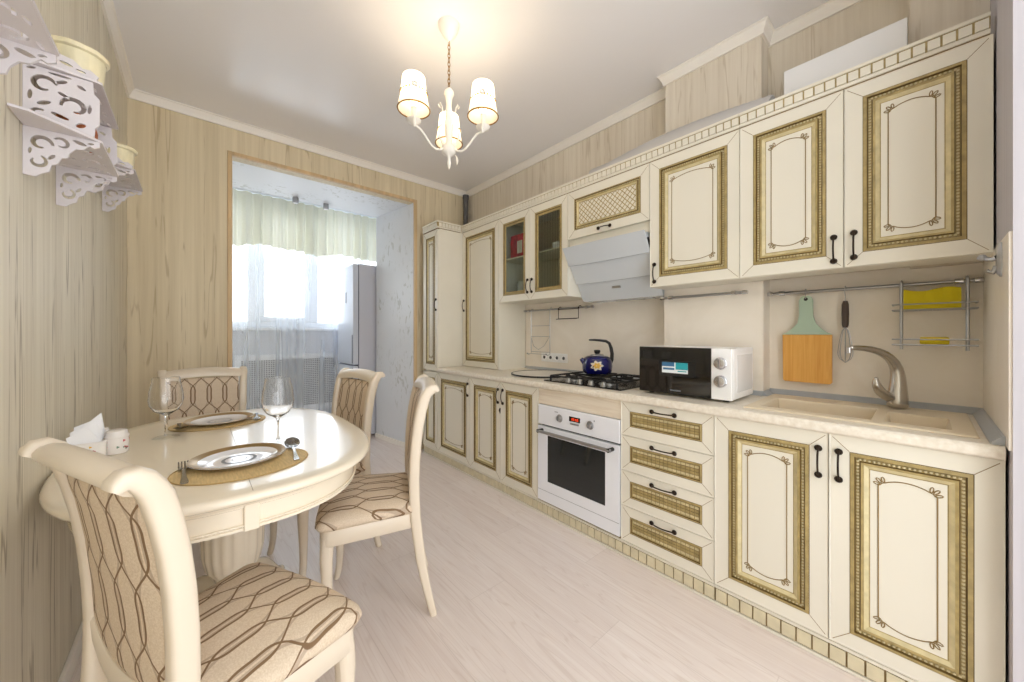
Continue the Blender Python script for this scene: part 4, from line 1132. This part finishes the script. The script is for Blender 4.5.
# ------------------------------------------------------------------ table setting
TZ = .7505
def placemat(cx, cy, label):
    t_ = thing('placemat', label, 'placemat', (cx, cy, TZ), 'placemats')
    b_ = mb(); b_.rings([[(cx + (.172 - d) * cos(a), cy + (.145 - d) * sin(a), TZ + z) for a in [2 * PI * i / 64 for i in range(64)]] for d, z in ((.004, .0002), (.004, .0025), (.02, .0027))], 'mat_woven'); b_.build('weave', t_)
    b_ = mb(); b_.tube([(cx + .170 * cos(2 * PI * i / 64), cy + .143 * sin(2 * PI * i / 64), TZ + .0018) for i in range(64)], .0017, 'mat_edge', 6, loop=True); b_.build('edging', t_)
def plate(cx, cy, label):
    z = TZ + .003; t_ = thing('dinner_plate', label, 'plate', (cx, cy, z), 'dinner plates')
    b_ = mb(); b_.lathe([(.06, .0), (.072, .002), (.085, .006), (.122, .016), (.124, .0175), (.122, .0185), (.088, .0098), (.078, .0062), (.055, .0052), (.002, .0052)], (cx, cy, z), 'porcelain', 64); b_.build('dish', t_)
    b_ = mb(); b_.lathe([(.1232, .0180), (.1225, .0189), (.101, .0136), (.100, .0128)], (cx, cy, z), 'plate_gold', 64, caps=False); b_.build('gold_rim', t_)
    b_ = mb(); b_.lathe([(.045, .0056), (.036, .0058)], (cx, cy, z), 'print_grey', 48, caps=False); b_.lathe([(.020, .0056), (.017, .0058)], (cx, cy, z), 'print_grey', 48, caps=False); b_.build('printed_ring', t_)
placemat(.114, 1.375, 'oval woven placemat under the nearer dinner plate'); plate(.105, 1.42, 'gold rimmed dinner plate on the nearer placemat')
placemat(.085, 2.10, 'oval woven placemat under the farther dinner plate'); plate(.085, 2.10, 'gold rimmed dinner plate on the farther placemat')
def sub_fork(cx, cy, label, rot=0, m='cutlery'):
    z = TZ + .0045; o_ = mb()
    rg = []
    for y, w, zz_ in ((-.095, .0075, 0), (-.085, .009, 0), (-.05, .0055, .003), (-.005, .0035, .006), (.02, .004, .006), (.035, .010, .003), (.045, .0125, .002)):
        rg.append([(-w, y, zz_), (w, y, zz_), (w, y, zz_ + .0022), (-w, y, zz_ + .0022)])
    o_.rings(rg, m)
    for k in range(4):
        x = -.0105 + k * .007
        o_.rings([[(x - .0018, y, z_), (x + .0018, y, z_), (x + .0018, y, z_ + .002), (x - .0018, y, z_ + .002)] for y, z_ in ((.044, .002), (.065, .001), (.085, .003), (.098, .008))], m)
    o_.v = [(cx + x * cos(rot) - y * sin(rot), cy + x * sin(rot) + y * cos(rot), z_ + z) for x, y, z_ in o_.v]
    return tag(o_.build('fork', smooth=40), label, 'fork', 'forks')
def sub_spoon(cx, cy, label, rot=0, m='cutlery'):
    z = TZ + .0045; o_ = mb()
    rg = []
    for y, w, zz_ in ((-.095, .006, 0), (-.085, .008, 0), (-.05, .005, .003), (0, .0032, .007), (.035, .004, .006)):
        rg.append([(-w, y, zz_), (w, y, zz_), (w, y, zz_ + .0022), (-w, y, zz_ + .0022)])
    o_.rings(rg, m)
    def fn(u, v):
        a = 2 * PI * u; r = v; return (.023 * r * cos(a), .072 + .040 * r * sin(a), .001 + .007 * r * r + .016 * (.5 + .5 * r * sin(a)))
    o_.grid(fn, 24, 6, m, cu=True)
    def fn2(u, v):
        a = 2 * PI * u; r = v; return (.0234 * r * cos(a), .072 + .0404 * r * sin(a), -.0004 + .007 * r * r + .016 * (.5 + .5 * r * sin(a)))
    o_.grid(fn2, 24, 6, m, cu=True)
    o_.v = [(cx + x * cos(rot) - y * sin(rot), cy + x * sin(rot) + y * cos(rot), z_ + z) for x, y, z_ in o_.v]
    return tag(o_.build('spoon', smooth=60), label, 'spoon', 'spoons')
sub_fork(-.024, 1.385, 'steel fork left of the nearer plate', .03); sub_spoon(.250, 1.395, 'steel spoon right of the nearer plate', -.10)
sub_spoon(-.048, 2.075, 'dark bronze spoon left of the farther plate', PI + .05, 'cutlery_dark'); sub_fork(.222, 2.11, 'steel fork right of the farther plate', PI - .1)
def wineglass(cx, cy, label, h=.238):
    z = TZ; b_ = mb(); k = h / .238
    prof = [(.040, .0004), (.040, .002), (.022, .0045), (.006, .009), (.0042, .03), (.004, .075), (.0055, .088), (.018, .096), (.036, .108), (.048, .13), (.0515, .152), (.049, .185), (.042, .222), (.040, .238)]
    inn = [(.0386, .2375), (.0408, .222), (.0478, .185), (.0503, .152), (.0468, .13), (.034, .109), (.016, .0985), (.002, .096)]
    foot = prof[:4]; up_ = prof[3:]
    b_.lathe([(r, q * k) for r, q in [(.0045, .0088)] + up_[0:] + inn], (cx, cy, z), 'clear_glass', 48)
    b_.lathe([(.039, .0008), (.0405, .0016), (.038, .0028), (.022, .0048), (.0062, .0088)], (cx, cy, z), 'thin_glass', 48, caps=False)
    tg = tag(b_.build('wine_glass', smooth=60), label, 'wine glass', 'wine glasses')
wineglass(.232, 1.585, 'clear empty wine glass at the table centre, behind the nearer plate'); wineglass(-.084, 1.935, 'clear empty wine glass near the left wall beside the farther plate', .232)
# napkin holder group by the wall
nx, ny = -.262, 1.775
t = thing('napkin_holder', 'white flowered ceramic napkin holder by the left wall', 'napkin holder', (nx, ny, TZ))
b = mb(); rg = []
def rr_(w, d_, r=.012, n=5):
    o = []
    for cx_, cy_, a0 in ((w - r, d_ - r, 0), (-w + r, d_ - r, PI / 2), (-w + r, -d_ + r, PI), (w - r, -d_ + r, 1.5 * PI)):
        o += [(cx_ + r * cos(a0 + PI / 2 * i / n), cy_ + r * sin(a0 + PI / 2 * i / n)) for i in range(n + 1)]
    return o
for d_, z in ((0, .0005), (.003, .006), (.003, .040), (.004, .052), (.0, .056), (-.003, .054), (-.004, .012)): rg.append([(nx + x, ny + y, TZ + z) for x, y in rr_(.042 + d_, .032 + d_)])
b.rings(rg, 'ceramic_white'); b.build('bowl', t)
rnd = random.Random(3); b = mb()
def blot(b, c, u, v, nrm, r, m):
    c = Vector(c) + Vector(nrm) * .0008; u = Vector(u); v = Vector(v)
    pts = [tuple(c + u * (r * (1 + .3 * cos(3 * a)) * cos(a)) + v * (r * (1 + .3 * cos(3 * a)) * sin(a))) for a in [2 * PI * i / 12 for i in range(12)]]
    b.add(pts + [tuple(c)], [(i, (i + 1) % 12, 12) for i in range(12)], m)
for k in range(14):
    m = ('flower_red', 'flower_green', 'kettle_yellow', 'flower_red')[k % 4]
    if k % 3: blot(b, (nx - .030 + .06 * rnd.random(), ny - .0352, TZ + .012 + .032 * rnd.random()), (1, 0, 0), (0, 0, 1), (0, -1, 0), .0022 + .002 * rnd.random(), m)
    else: blot(b, (nx + .0452, ny - .022 + .044 * rnd.random(), TZ + .012 + .032 * rnd.random()), (0, 1, 0), (0, 0, 1), (1, 0, 0), .0022 + .002 * rnd.random(), m)
b.build('painted_flowers', t)
b = mb()
for k in range(4):
    y0_ = ny - .018 + k * .011; h0 = .088 + .012 * (k % 2) + .006 * k; sk = (-.014, .004, -.006, .012)[k]
    b.add([(nx - .030, y0_, TZ + .016), (nx + .030, y0_, TZ + .016), (nx + .032 + sk * .4, y0_ + .004, TZ + h0 * .72), (nx + .016 + sk, y0_ + .006 + .003 * k, TZ + h0 * 1.18), (nx - .008 + sk, y0_ + .004, TZ + h0 * .98), (nx - .034 + sk * .4, y0_ + .003, TZ + h0 * .86)], [(0, 1, 2, 3, 4, 5)], 'paper')
tag(b.build('paper_napkins', smooth=0, solid=.003), 'folded white paper napkins standing in the flowered holder', 'napkins')
def pot_jar(cx, cy, r, h, label, name='sugar_jar', knob=True):
    t_ = thing(name, label, 'jar', (cx, cy, TZ))
    b_ = mb(); b_.lathe([(r * .85, .0005), (r * .97, .006), (r, h * .5), (r * .95, h * .68)], (cx, cy, TZ), 'ceramic_white', 28); b_.build('jar_body', t_)
    b_ = mb(); b_.lathe([(r * 1.02, h * .69), (r * 1.04, h * .76), (r * .9, h * .84), (r * .86, h * .97), (r * .7, h), (.002, h)], (cx, cy, TZ), 'ceramic_white', 28); b_.build('lid', t_)
    b_ = mb()
    for k in range(9):
        a = -2.6 + 2.6 * rnd.random() + .2; z = TZ + .012 + h * .45 * rnd.random(); d_ = (cos(a), sin(a), 0)
        blot(b_, (cx + r * 1.0 * d_[0], cy + r * 1.0 * d_[1], z), (-d_[1], d_[0], 0), (0, 0, 1), (d_[0], d_[1], 0), .0022 + .002 * rnd.random(), ('flower_red', 'flower_green', 'flower_red')[k % 3])
    b_.build('painted_flowers', t_)
pot_jar(-.198, 1.795, .029, .078, 'flowered white ceramic jar with a round lid, right of the napkin holder')
pot_jar(-.238, 1.840, .020, .082, 'small white ceramic shaker behind the napkin holder', 'salt_shaker')

# ------------------------------------------------------------------ fretwork shelves on the left wall
def scroll(cx, cy, r, rot=0, flip=1, turns=.8, w=.30):
    w *= 1.35; r *= 1.15
    """C-scroll shaped hole"""
    o = []; i_ = []
    n = 14
    for k in range(n + 1):
        t_ = k / n; a = rot + flip * 2 * PI * turns * t_; q = r * (1 - .45 * t_); ww = r * w * (.35 + .65 * sin(PI * min(1, t_ * .9 + .1)))
        o.append((cx + (q + ww * .5) * cos(a), cy + (q + ww * .5) * sin(a))); i_.append((cx + (q - ww * .5) * cos(a), cy + (q - ww * .5) * sin(a)))
    return o + i_[::-1]
def slot(cx, cy, l, w, rot):
    o = []
    for k in range(12):
        a = 2 * PI * k / 12; x = l * cos(a); y = w * sin(a); o.append((cx + x * cos(rot) - y * sin(rot), cy + x * sin(rot) + y * cos(rot)))
    return o
TH = .006
def make_shelf(label, y0, y1, z, tiers, crest=True):
    D = .132; t_ = thing('fretwork_shelf', label, 'shelf', (XL, (y0 + y1) / 2, z), 'white fretwork shelves')
    def plate_(zz_, name, ov):
        out = [(0.002, y0 - ov), (.03, y0 - ov * .95), (D - .006, y0 + .002), (D, y0 + .008), (D, y1 - .008), (D - .006, y1 - .002), (.03, y1 + ov * .95), (.002, y1 + ov)]
        L = y1 - y0; hs = []
        for k in range(4):
            yy = y0 + L * (k + .5) / 4; hs += [scroll(.085, yy, .016, .5 + PI * (k % 2), 1 if k % 2 else -1, .75, .38), slot(.045, yy, .014, .004, .5 - (k % 2)), slot(.113, yy + .012, .012, .0035, 1.4), slot(.024, yy + .01, .009, .003, .2)]
        cut(out, hs, TH, lambda a, b_, w: (XL + a, b_, zz_ + w), 'shelf_white').build(name, t_, smooth=0)
    plate_(z, 'shelf_plate', .100)
    ol = [(.001, 0), (D - .004, 0), (D - .004, -.014), (D - .014, -.020), (D - .022, -.016), (D - .034, -.030), (D - .046, -.032), (D - .056, -.046), (D - .060, -.060), (D - .070, -.064), (D - .076, -.080), (D - .086, -.086), (D - .090, -.104), (.030, -.112), (.020, -.122), (.001, -.120)]
    bh = [scroll(.030, -.036, .016, 0, 1, .8, .4), scroll(.062, -.026, .012, 2.5, -1, .75, .4), scroll(.024, -.082, .013, 1.2, -1, .8, .4), slot(.093, -.014, .013, .0045, -.3), slot(.046, -.066, .009, .004, .9), slot(.012, -.058, .008, .003, 1.5), slot(.112, -.010, .006, .003, .2)]
    for yy in (y0 + .006, y1 - .006):
        cut(ol, bh, TH, lambda a, b_, w: (XL + a, yy + w, z - TH / 2 - .0004 + b_), 'shelf_white').build('bracket', t_, smooth=0)
    if tiers == 2:
        z2 = z + .158
        plate_(z2, 'upper_plate', .015)
        sl = [(.001, 0), (D - .014, 0), (D - .012, .028), (D - .004, .04), (D - .004, .108), (D - .014, .120), (D - .016, .150), (.001, .150)]
        sh = [scroll(.034, .108, .019, .3, 1, .8, .36), scroll(.084, .070, .020, 3.3, -1, .8, .36), slot(.062, .126, .012, .0045, .5), slot(.066, .094, .011, .004, -.5), slot(.034, .062, .013, .005, .5), slot(.060, .038, .016, .005, -.3), scroll(.026, .030, .012, 1, 1, .7, .4), slot(.096, .126, .009, .004, -.5), slot(.095, .026, .010, .006, .5), slot(.012, .075, .012, .004, 1.5), slot(.060, .142, .020, .003, 0), slot(.110, .075, .012, .004, 1.5), slot(.014, .142, .008, .003, .3)]
        for yy in (y0 + .006, y1 - .006):
            cut(sl, sh, TH, lambda a, b_, w: (XL + a, yy + w, z + TH / 2 + .0004 + b_), 'shelf_white').build('side_panel', t_, smooth=0)
    else: z2 = z
    cl = [(.001, 0), (D - .01, 0), (D - .006, .010), (D - .02, .022), (D - .034, .020), (D - .05, .036), (D - .07, .040), (.04, .056), (.02, .064), (.001, .062)]
    ch_ = [scroll(.035, .030, .014, 0, 1, .75, .4), slot(.07, .020, .012, .004, -.3), slot(.095, .012, .009, .003, -.2)]
    for yy in (y0 + .006, y1 - .006) if crest else ():
        cut(cl, ch_, TH, lambda a, b_, w: (XL + a, yy + w, z2 + TH / 2 + .0004 + b_), 'shelf_white').build('side_crest', t_, smooth=0)
    return z2 + TH / 2 + .0005
make_shelf('white fretwork wall shelf cut off by the upper left edge of the photo', .79, 1.072, 1.672, 1, False)
zp2 = make_shelf('white two tier fretwork wall shelf in the middle of the left wall row', 1.468, 1.765, 1.672, 2)
zp3 = make_shelf('white fretwork wall shelf nearest the back wall, small yellow pot on it', 2.19, 2.50, 1.842, 1)
def flower_pot(cx, cy, z, r, h, label):
    t_ = thing('flower_pot', label, 'flower pot', (cx, cy, z), 'yellow pots')
    b_ = mb(); b_.lathe([(r * .72, .0005), (r * .78, .006), (r * .92, h * .6), (r * .96, h * .86), (r * .90, h * .86), (r * .7, .02), (.003, .018)], (cx, cy, z), 'pot_yellow', 32); b_.build('pot_body', t_)
    b_ = mb(); b_.lathe([(r * .97, h * .86), (r * 1.08, h * .89), (r * 1.10, h * .97), (r * 1.04, h), (r * .93, h * .97), (r * .92, h * .86)], (cx, cy, z), 'pot_yellow', 32, caps=False, fl=lambda a, q: 1 + .015 * cos(8 * a)); b_.build('pot_rim', t_)
flower_pot(XL + .068, 1.60, zp2, .058, .125, 'pale yellow flower pot on top of the two tier fretwork shelf')
flower_pot(XL + .068, 2.36, zp3, .052, .135, 'small pale yellow flower pot on the fretwork shelf nearest the back wall')
b = mb(); b.lathe([(.030, .0005), (.040, .02), (.042, .06), (.034, .09), (.024, .10)], (XL + .066, 1.60, 1.672 + TH / 2 + .0005), 'pot_rust', 24)
tag(b.build('vase'), 'rust coloured vase inside the lower tier of the two tier fretwork shelf', 'vase')

# ------------------------------------------------------------------ chandelier
cx, cy = .957, 1.572
t = thing('chandelier', 'white three-arm chandelier with lit fabric shades', 'chandelier', (cx, cy, 2.0))
b = mb(); b.lathe([(.052, 2.699), (.052, 2.690), (.048, 2.675), (.036, 2.650), (.020, 2.632), (.010, 2.622), (.006, 2.615)], (cx, cy, 0), 'lamp_white', 32); b.build('ceiling_rose', t)
b = mb(); nl = 11
for k in range(nl):
    z = 2.385 + (2.618 - 2.385) * (k + .5) / nl; pts = []
    for i in range(12):
        a = 2 * PI * i / 12; u = .0065 * cos(a); pts.append((cx + u * (k % 2), cy + u * (1 - k % 2), z + .0145 * sin(a)))
    b.tube(pts, .0017, 'lamp_gold', 6, loop=True)
b.build('chain', t)
b = mb(); b.lathe([(.004, 2.385), (.012, 2.378), (.022, 2.366), (.026, 2.352), (.018, 2.335), (.013, 2.30), (.017, 2.25), (.021, 2.20), (.018, 2.15), (.013, 2.115), (.020, 2.10), (.034, 2.088), (.036, 2.062), (.028, 2.050), (.016, 2.044), (.008, 2.036), (.007, 2.02), (.011, 2.008), (.007, 1.988), (.002, 1.975)], (cx, cy, 0), 'lamp_white', 28); b.build('stem', t, smooth=60)
th0 = math.atan2(1.572, .957); R = .187
for k in range(3):
    a = th0 + 2 * PI * k / 3; ca, sa = cos(a), sin(a); P3 = lambda r, z: (cx + r * ca, cy + r * sa, z)
    b = mb(); pp = [(.03, 2.075), (.05, 2.058), (.072, 2.052), (.095, 2.062), (.115, 2.082), (.135, 2.105), (.155, 2.122), (.175, 2.128), (R, 2.134)]
    b.tube([P3(r, z) for r, z in pp], .0052, 'lamp_white', 10); b.build('arm', t)
    b = mb(); b.tube([P3(.035, 2.09), P3(.055, 2.12), P3(.05, 2.17), P3(.035, 2.22), P3(.038, 2.27), P3(.05, 2.29), P3(.058, 2.275), P3(.05, 2.265)], .0028, 'lamp_white', 8); b.build('scroll', t)
    c = P3(R, 0)
    b = mb(); b.lathe([(.006, 2.125), (.012, 2.132), (.030, 2.142), (.034, 2.152), (.018, 2.156), (.011, 2.162), (.011, 2.205), (.013, 2.207), (.013, 2.212)], c, 'lamp_white', 24); b.build('candle_cup', t)
    b = mb(); b.lathe([(.008, 2.212), (.014, 2.225), (.019, 2.245), (.017, 2.265), (.009, 2.285), (.003, 2.295)], c, 'bulb', 16); b.build('bulb', t)
    b = mb(); b.lathe([(.072, 2.200), (.069, 2.215), (.062, 2.250), (.056, 2.29), (.052, 2.335), (.050, 2.352)], c, 'shade_cloth', 36, caps=False, fl=lambda q, h: 1 + .02 * cos(18 * q)); sh = b.build('lamp_shade', t, smooth=60)
    b = mb()
    b.tube([(c[0] + .0735 * cos(2 * PI * i / 36), c[1] + .0735 * sin(2 * PI * i / 36), 2.200) for i in range(36)], .0032, 'lamp_gold', 6, loop=True)
    for i in range(24): b.ball((c[0] + .0595 * cos(2 * PI * i / 24), c[1] + .0595 * sin(2 * PI * i / 24), 2.275), (.0055, .0055, .0045), 'lamp_gold', 6, 4)
    b.build('shade_trim', sh)
    oa = a + (1.2 if k == 1 else -1.2); fx, fy = c[0] + .064 * cos(oa), c[1] + .064 * sin(oa)
    b = mb()
    for q in range(5): b.ball((fx + .009 * cos(q * 1.257) * -sin(oa), fy + .009 * cos(q * 1.257) * cos(oa), 2.282 + .009 * sin(q * 1.257)), .0065, 'lamp_white', 8, 5)
    b.build('fabric_rose', sh)
    b = mb(); b.tube([(c[0] + .03 * cos(oa), c[1] + .03 * sin(oa), 2.147), (c[0] + .044 * cos(oa), c[1] + .044 * sin(oa), 2.14), (c[0] + .047 * cos(oa), c[1] + .047 * sin(oa), 2.12), (c[0] + .047 * cos(oa), c[1] + .047 * sin(oa), 2.095)], [.003, .004, .008, .002], 'lamp_white', 8); b.build('pendant_drop', t)
    L = bpy.data.lights.new('bulb_light', 'POINT'); L.energy = 1.9; L.color = (1.0, .82, .58); L.shadow_soft_size = .02
    lo = bpy.data.objects.new('bulb_light', L); COL.objects.link(lo); lo.location = (c[0], c[1], 2.30)
# ------------------------------------------------------------------ loggia contents
t = thing('fridge', 'tall white fridge freezer standing in the loggia', 'fridge', (1.58, 4.36, 0))
fx0, fy0, fy1, fz = 1.285, 4.075, 4.625, 1.918
mb().box(fx0 + .062, 1.90, fy0, fy1, .03, fz, 'fridge_side').build('body', t, smooth=0, bevel=.006)
for za, zb, hz0, hz1 in ((.815, fz - .003, .83, 1.14), (.06, .800, .52, .785)):
    d = mb().box(fx0, fx0 + .056, fy0, fy1, za, zb, 'fridge_white').build('door', t, smooth=0, bevel=.008)
    b = mb(); b.box(fx0 - .004, fx0 + .0, fy0 + .012, fy0 + .030, hz0, hz1, 'fridge_seam'); b.build('grip', d, smooth=0)
    if za > .5:
        b = mb(); b.box(fx0 - .002, fx0, 4.30, 4.33, 1.50, 1.62, 'fridge_seam'); b.build('display', d, smooth=0)
b = mb(); b.box(fx0 + .057, fx0 + .0615, fy0 + .004, fy1 - .004, .06, fz - .004, 'fridge_seam'); b.build('gasket', t, smooth=0)
for yy in (fy0 + .05, fy1 - .05): mb().lathe([(.02, .0005), (.02, .03)], (fx0 + .12, yy, 0), 'black_plastic', 12).build('foot', t)
t = thing('radiator_screen', 'white perforated radiator screen under the loggia window', 'radiator screen', (.82, WY - .05, .26))
mb().box(.37, 1.30, WY - .045, WY - .035, .31, .86, 'perforated_screen').build('grille', t, smooth=0)
b = mb(); frame(b, .31, 1.36, .25, .92, WY - .055, WY - .003, .06, 'upvc'); b.build('frame', t, smooth=0, bevel=.004)
# curtains
def curtain(name, label, cat, x0, x1, y, ztop, zbot, folds, amp, m, dens=3.0, scallop=None):
    b_ = mb(); nu = int(folds * 14); nv = 14
    rn = random.Random(11); ph = [rn.uniform(-.6, .6) for _ in range(40)]
    def fn(u, v):
        x = x0 + (x1 - x0) * u; a = amp * (.45 + .55 * v) if scallop else amp
        f = u * folds * 2 * PI; yy = y + a * sin(f + .8 * sin(f * .31 + 1)) * (1 + .3 * sin(f * .17)) + .25 * a * sin(f * 2.3 + 1.0)
        zb = zbot + (scallop(u) if scallop else 0)
        return (x, yy, ztop + (zb - ztop) * v)
    b_.grid(fn, nu, nv, m)
    return tag(b_.build(name, smooth=80), label, cat)
curtain('sheer_curtain', 'white sheer curtain hanging across the loggia window to the floor', 'curtain', -.40, 2.15, 4.775, 2.64, .02, 26, .016, 'sheer_voile')
curtain('curtain_valance', 'pleated pale green valance along the top of the sheer curtain', 'curtain', -.40, 2.2, 4.695, 2.645, 2.06, 25, .040, 'valance_cloth', scallop=lambda u: .045 * abs(sin(u * PI * 3.3 + .6)) + .01 * sin(u * 40))
b = mb(); b.box(-.45, 2.3, 4.69, 4.78, 2.650, 2.678, 'upvc'); tag(b.build('curtain_rail', smooth=0), 'white ceiling curtain rail above the valance', 'curtain rail')
for k, (px, lb) in enumerate(((.72, 'small steel ceiling spotlight in the loggia opening, the left one'), (.985, 'small steel ceiling spotlight in the loggia opening, the right one'))):
    t = thing('ceiling_spotlight', lb, 'spotlight', (px, 3.95, OZ - .06), 'loggia spotlights')
    mb().lathe([(.026, 0), (.026, -.05), (.024, -.052)], (px, 3.95, OZ - .0005), 'steel', 20).build('housing', t)
    mb().lathe([(.019, -.0525), (.017, -.055), (.004, -.056)], (px, 3.95, OZ - .0005), 'white_plastic', 20).build('lens', t)
# apartment house across the street
t = thing('apartment_block', 'pale apartment building seen through the loggia window', 'building', (2, 34, -18))
b = mb(); b.box(-4, 26, 34, 40, -18, 9, 'facade'); b.build('wall', t, smooth=0)
for i in range(9):
    for j in range(5):
        x = -2.5 + i * 3.1; z = -6 + j * 2.9
        f_ = mb(); frame(f_, x, x + 1.5, z, z + 1.5, 33.94, 34.02, .09, 'upvc'); f_.box(x + .7, x + .78, 33.95, 34.02, z, z + 1.5, 'upvc')
        w_ = f_.build('window', t, smooth=0); mb().box(x + .05, x + 1.45, 33.985, 33.995, z + .05, z + 1.45, 'facade_window').build('pane', w_, smooth=0)

# ------------------------------------------------------------------ light, camera
L = bpy.data.lights.new('window_daylight', 'AREA'); L.shape = 'RECTANGLE'; L.size = 2.3; L.size_y = 1.35; L.energy = 24; L.color = (.86, .93, 1.0)
lo = bpy.data.objects.new('window_daylight', L); COL.objects.link(lo); lo.location = (1.05, 5.15, 1.92); lo.rotation_euler = (-PI / 2, 0, 0)
w = bpy.data.worlds.new('World'); S.world = w; w.use_nodes = True
bg = w.node_tree.nodes['Background']; bg.inputs['Color'].default_value = (.95, .975, 1.0, 1); bg.inputs['Strength'].default_value = 2.6
cam = bpy.data.cameras.new('Camera'); co = bpy.data.objects.new('Camera', cam); COL.objects.link(co); S.camera = co
cam.sensor_width = 36; cam.lens = 362 / 1024 * 36; cam.shift_y = -7 / 1024; cam.clip_start = .02
yaw = math.atan(317 / 362)
co.location = (0, 0, 1.151); co.rotation_euler = (PI / 2, 0, -yaw)
S.view_settings.view_transform = 'Standard'; S.view_settings.look = 'None'; S.view_settings.gamma = 1; S.view_settings.exposure = .40
S.view_settings.use_curve_mapping = False
S.cycles.max_bounces = 10; S.cycles.transparent_max_bounces = 16; S.cycles.diffuse_bounces = 6; S.cycles.caustics_reflective = False; S.cycles.caustics_refractive = False
S.cycles.sample_clamp_indirect = 6
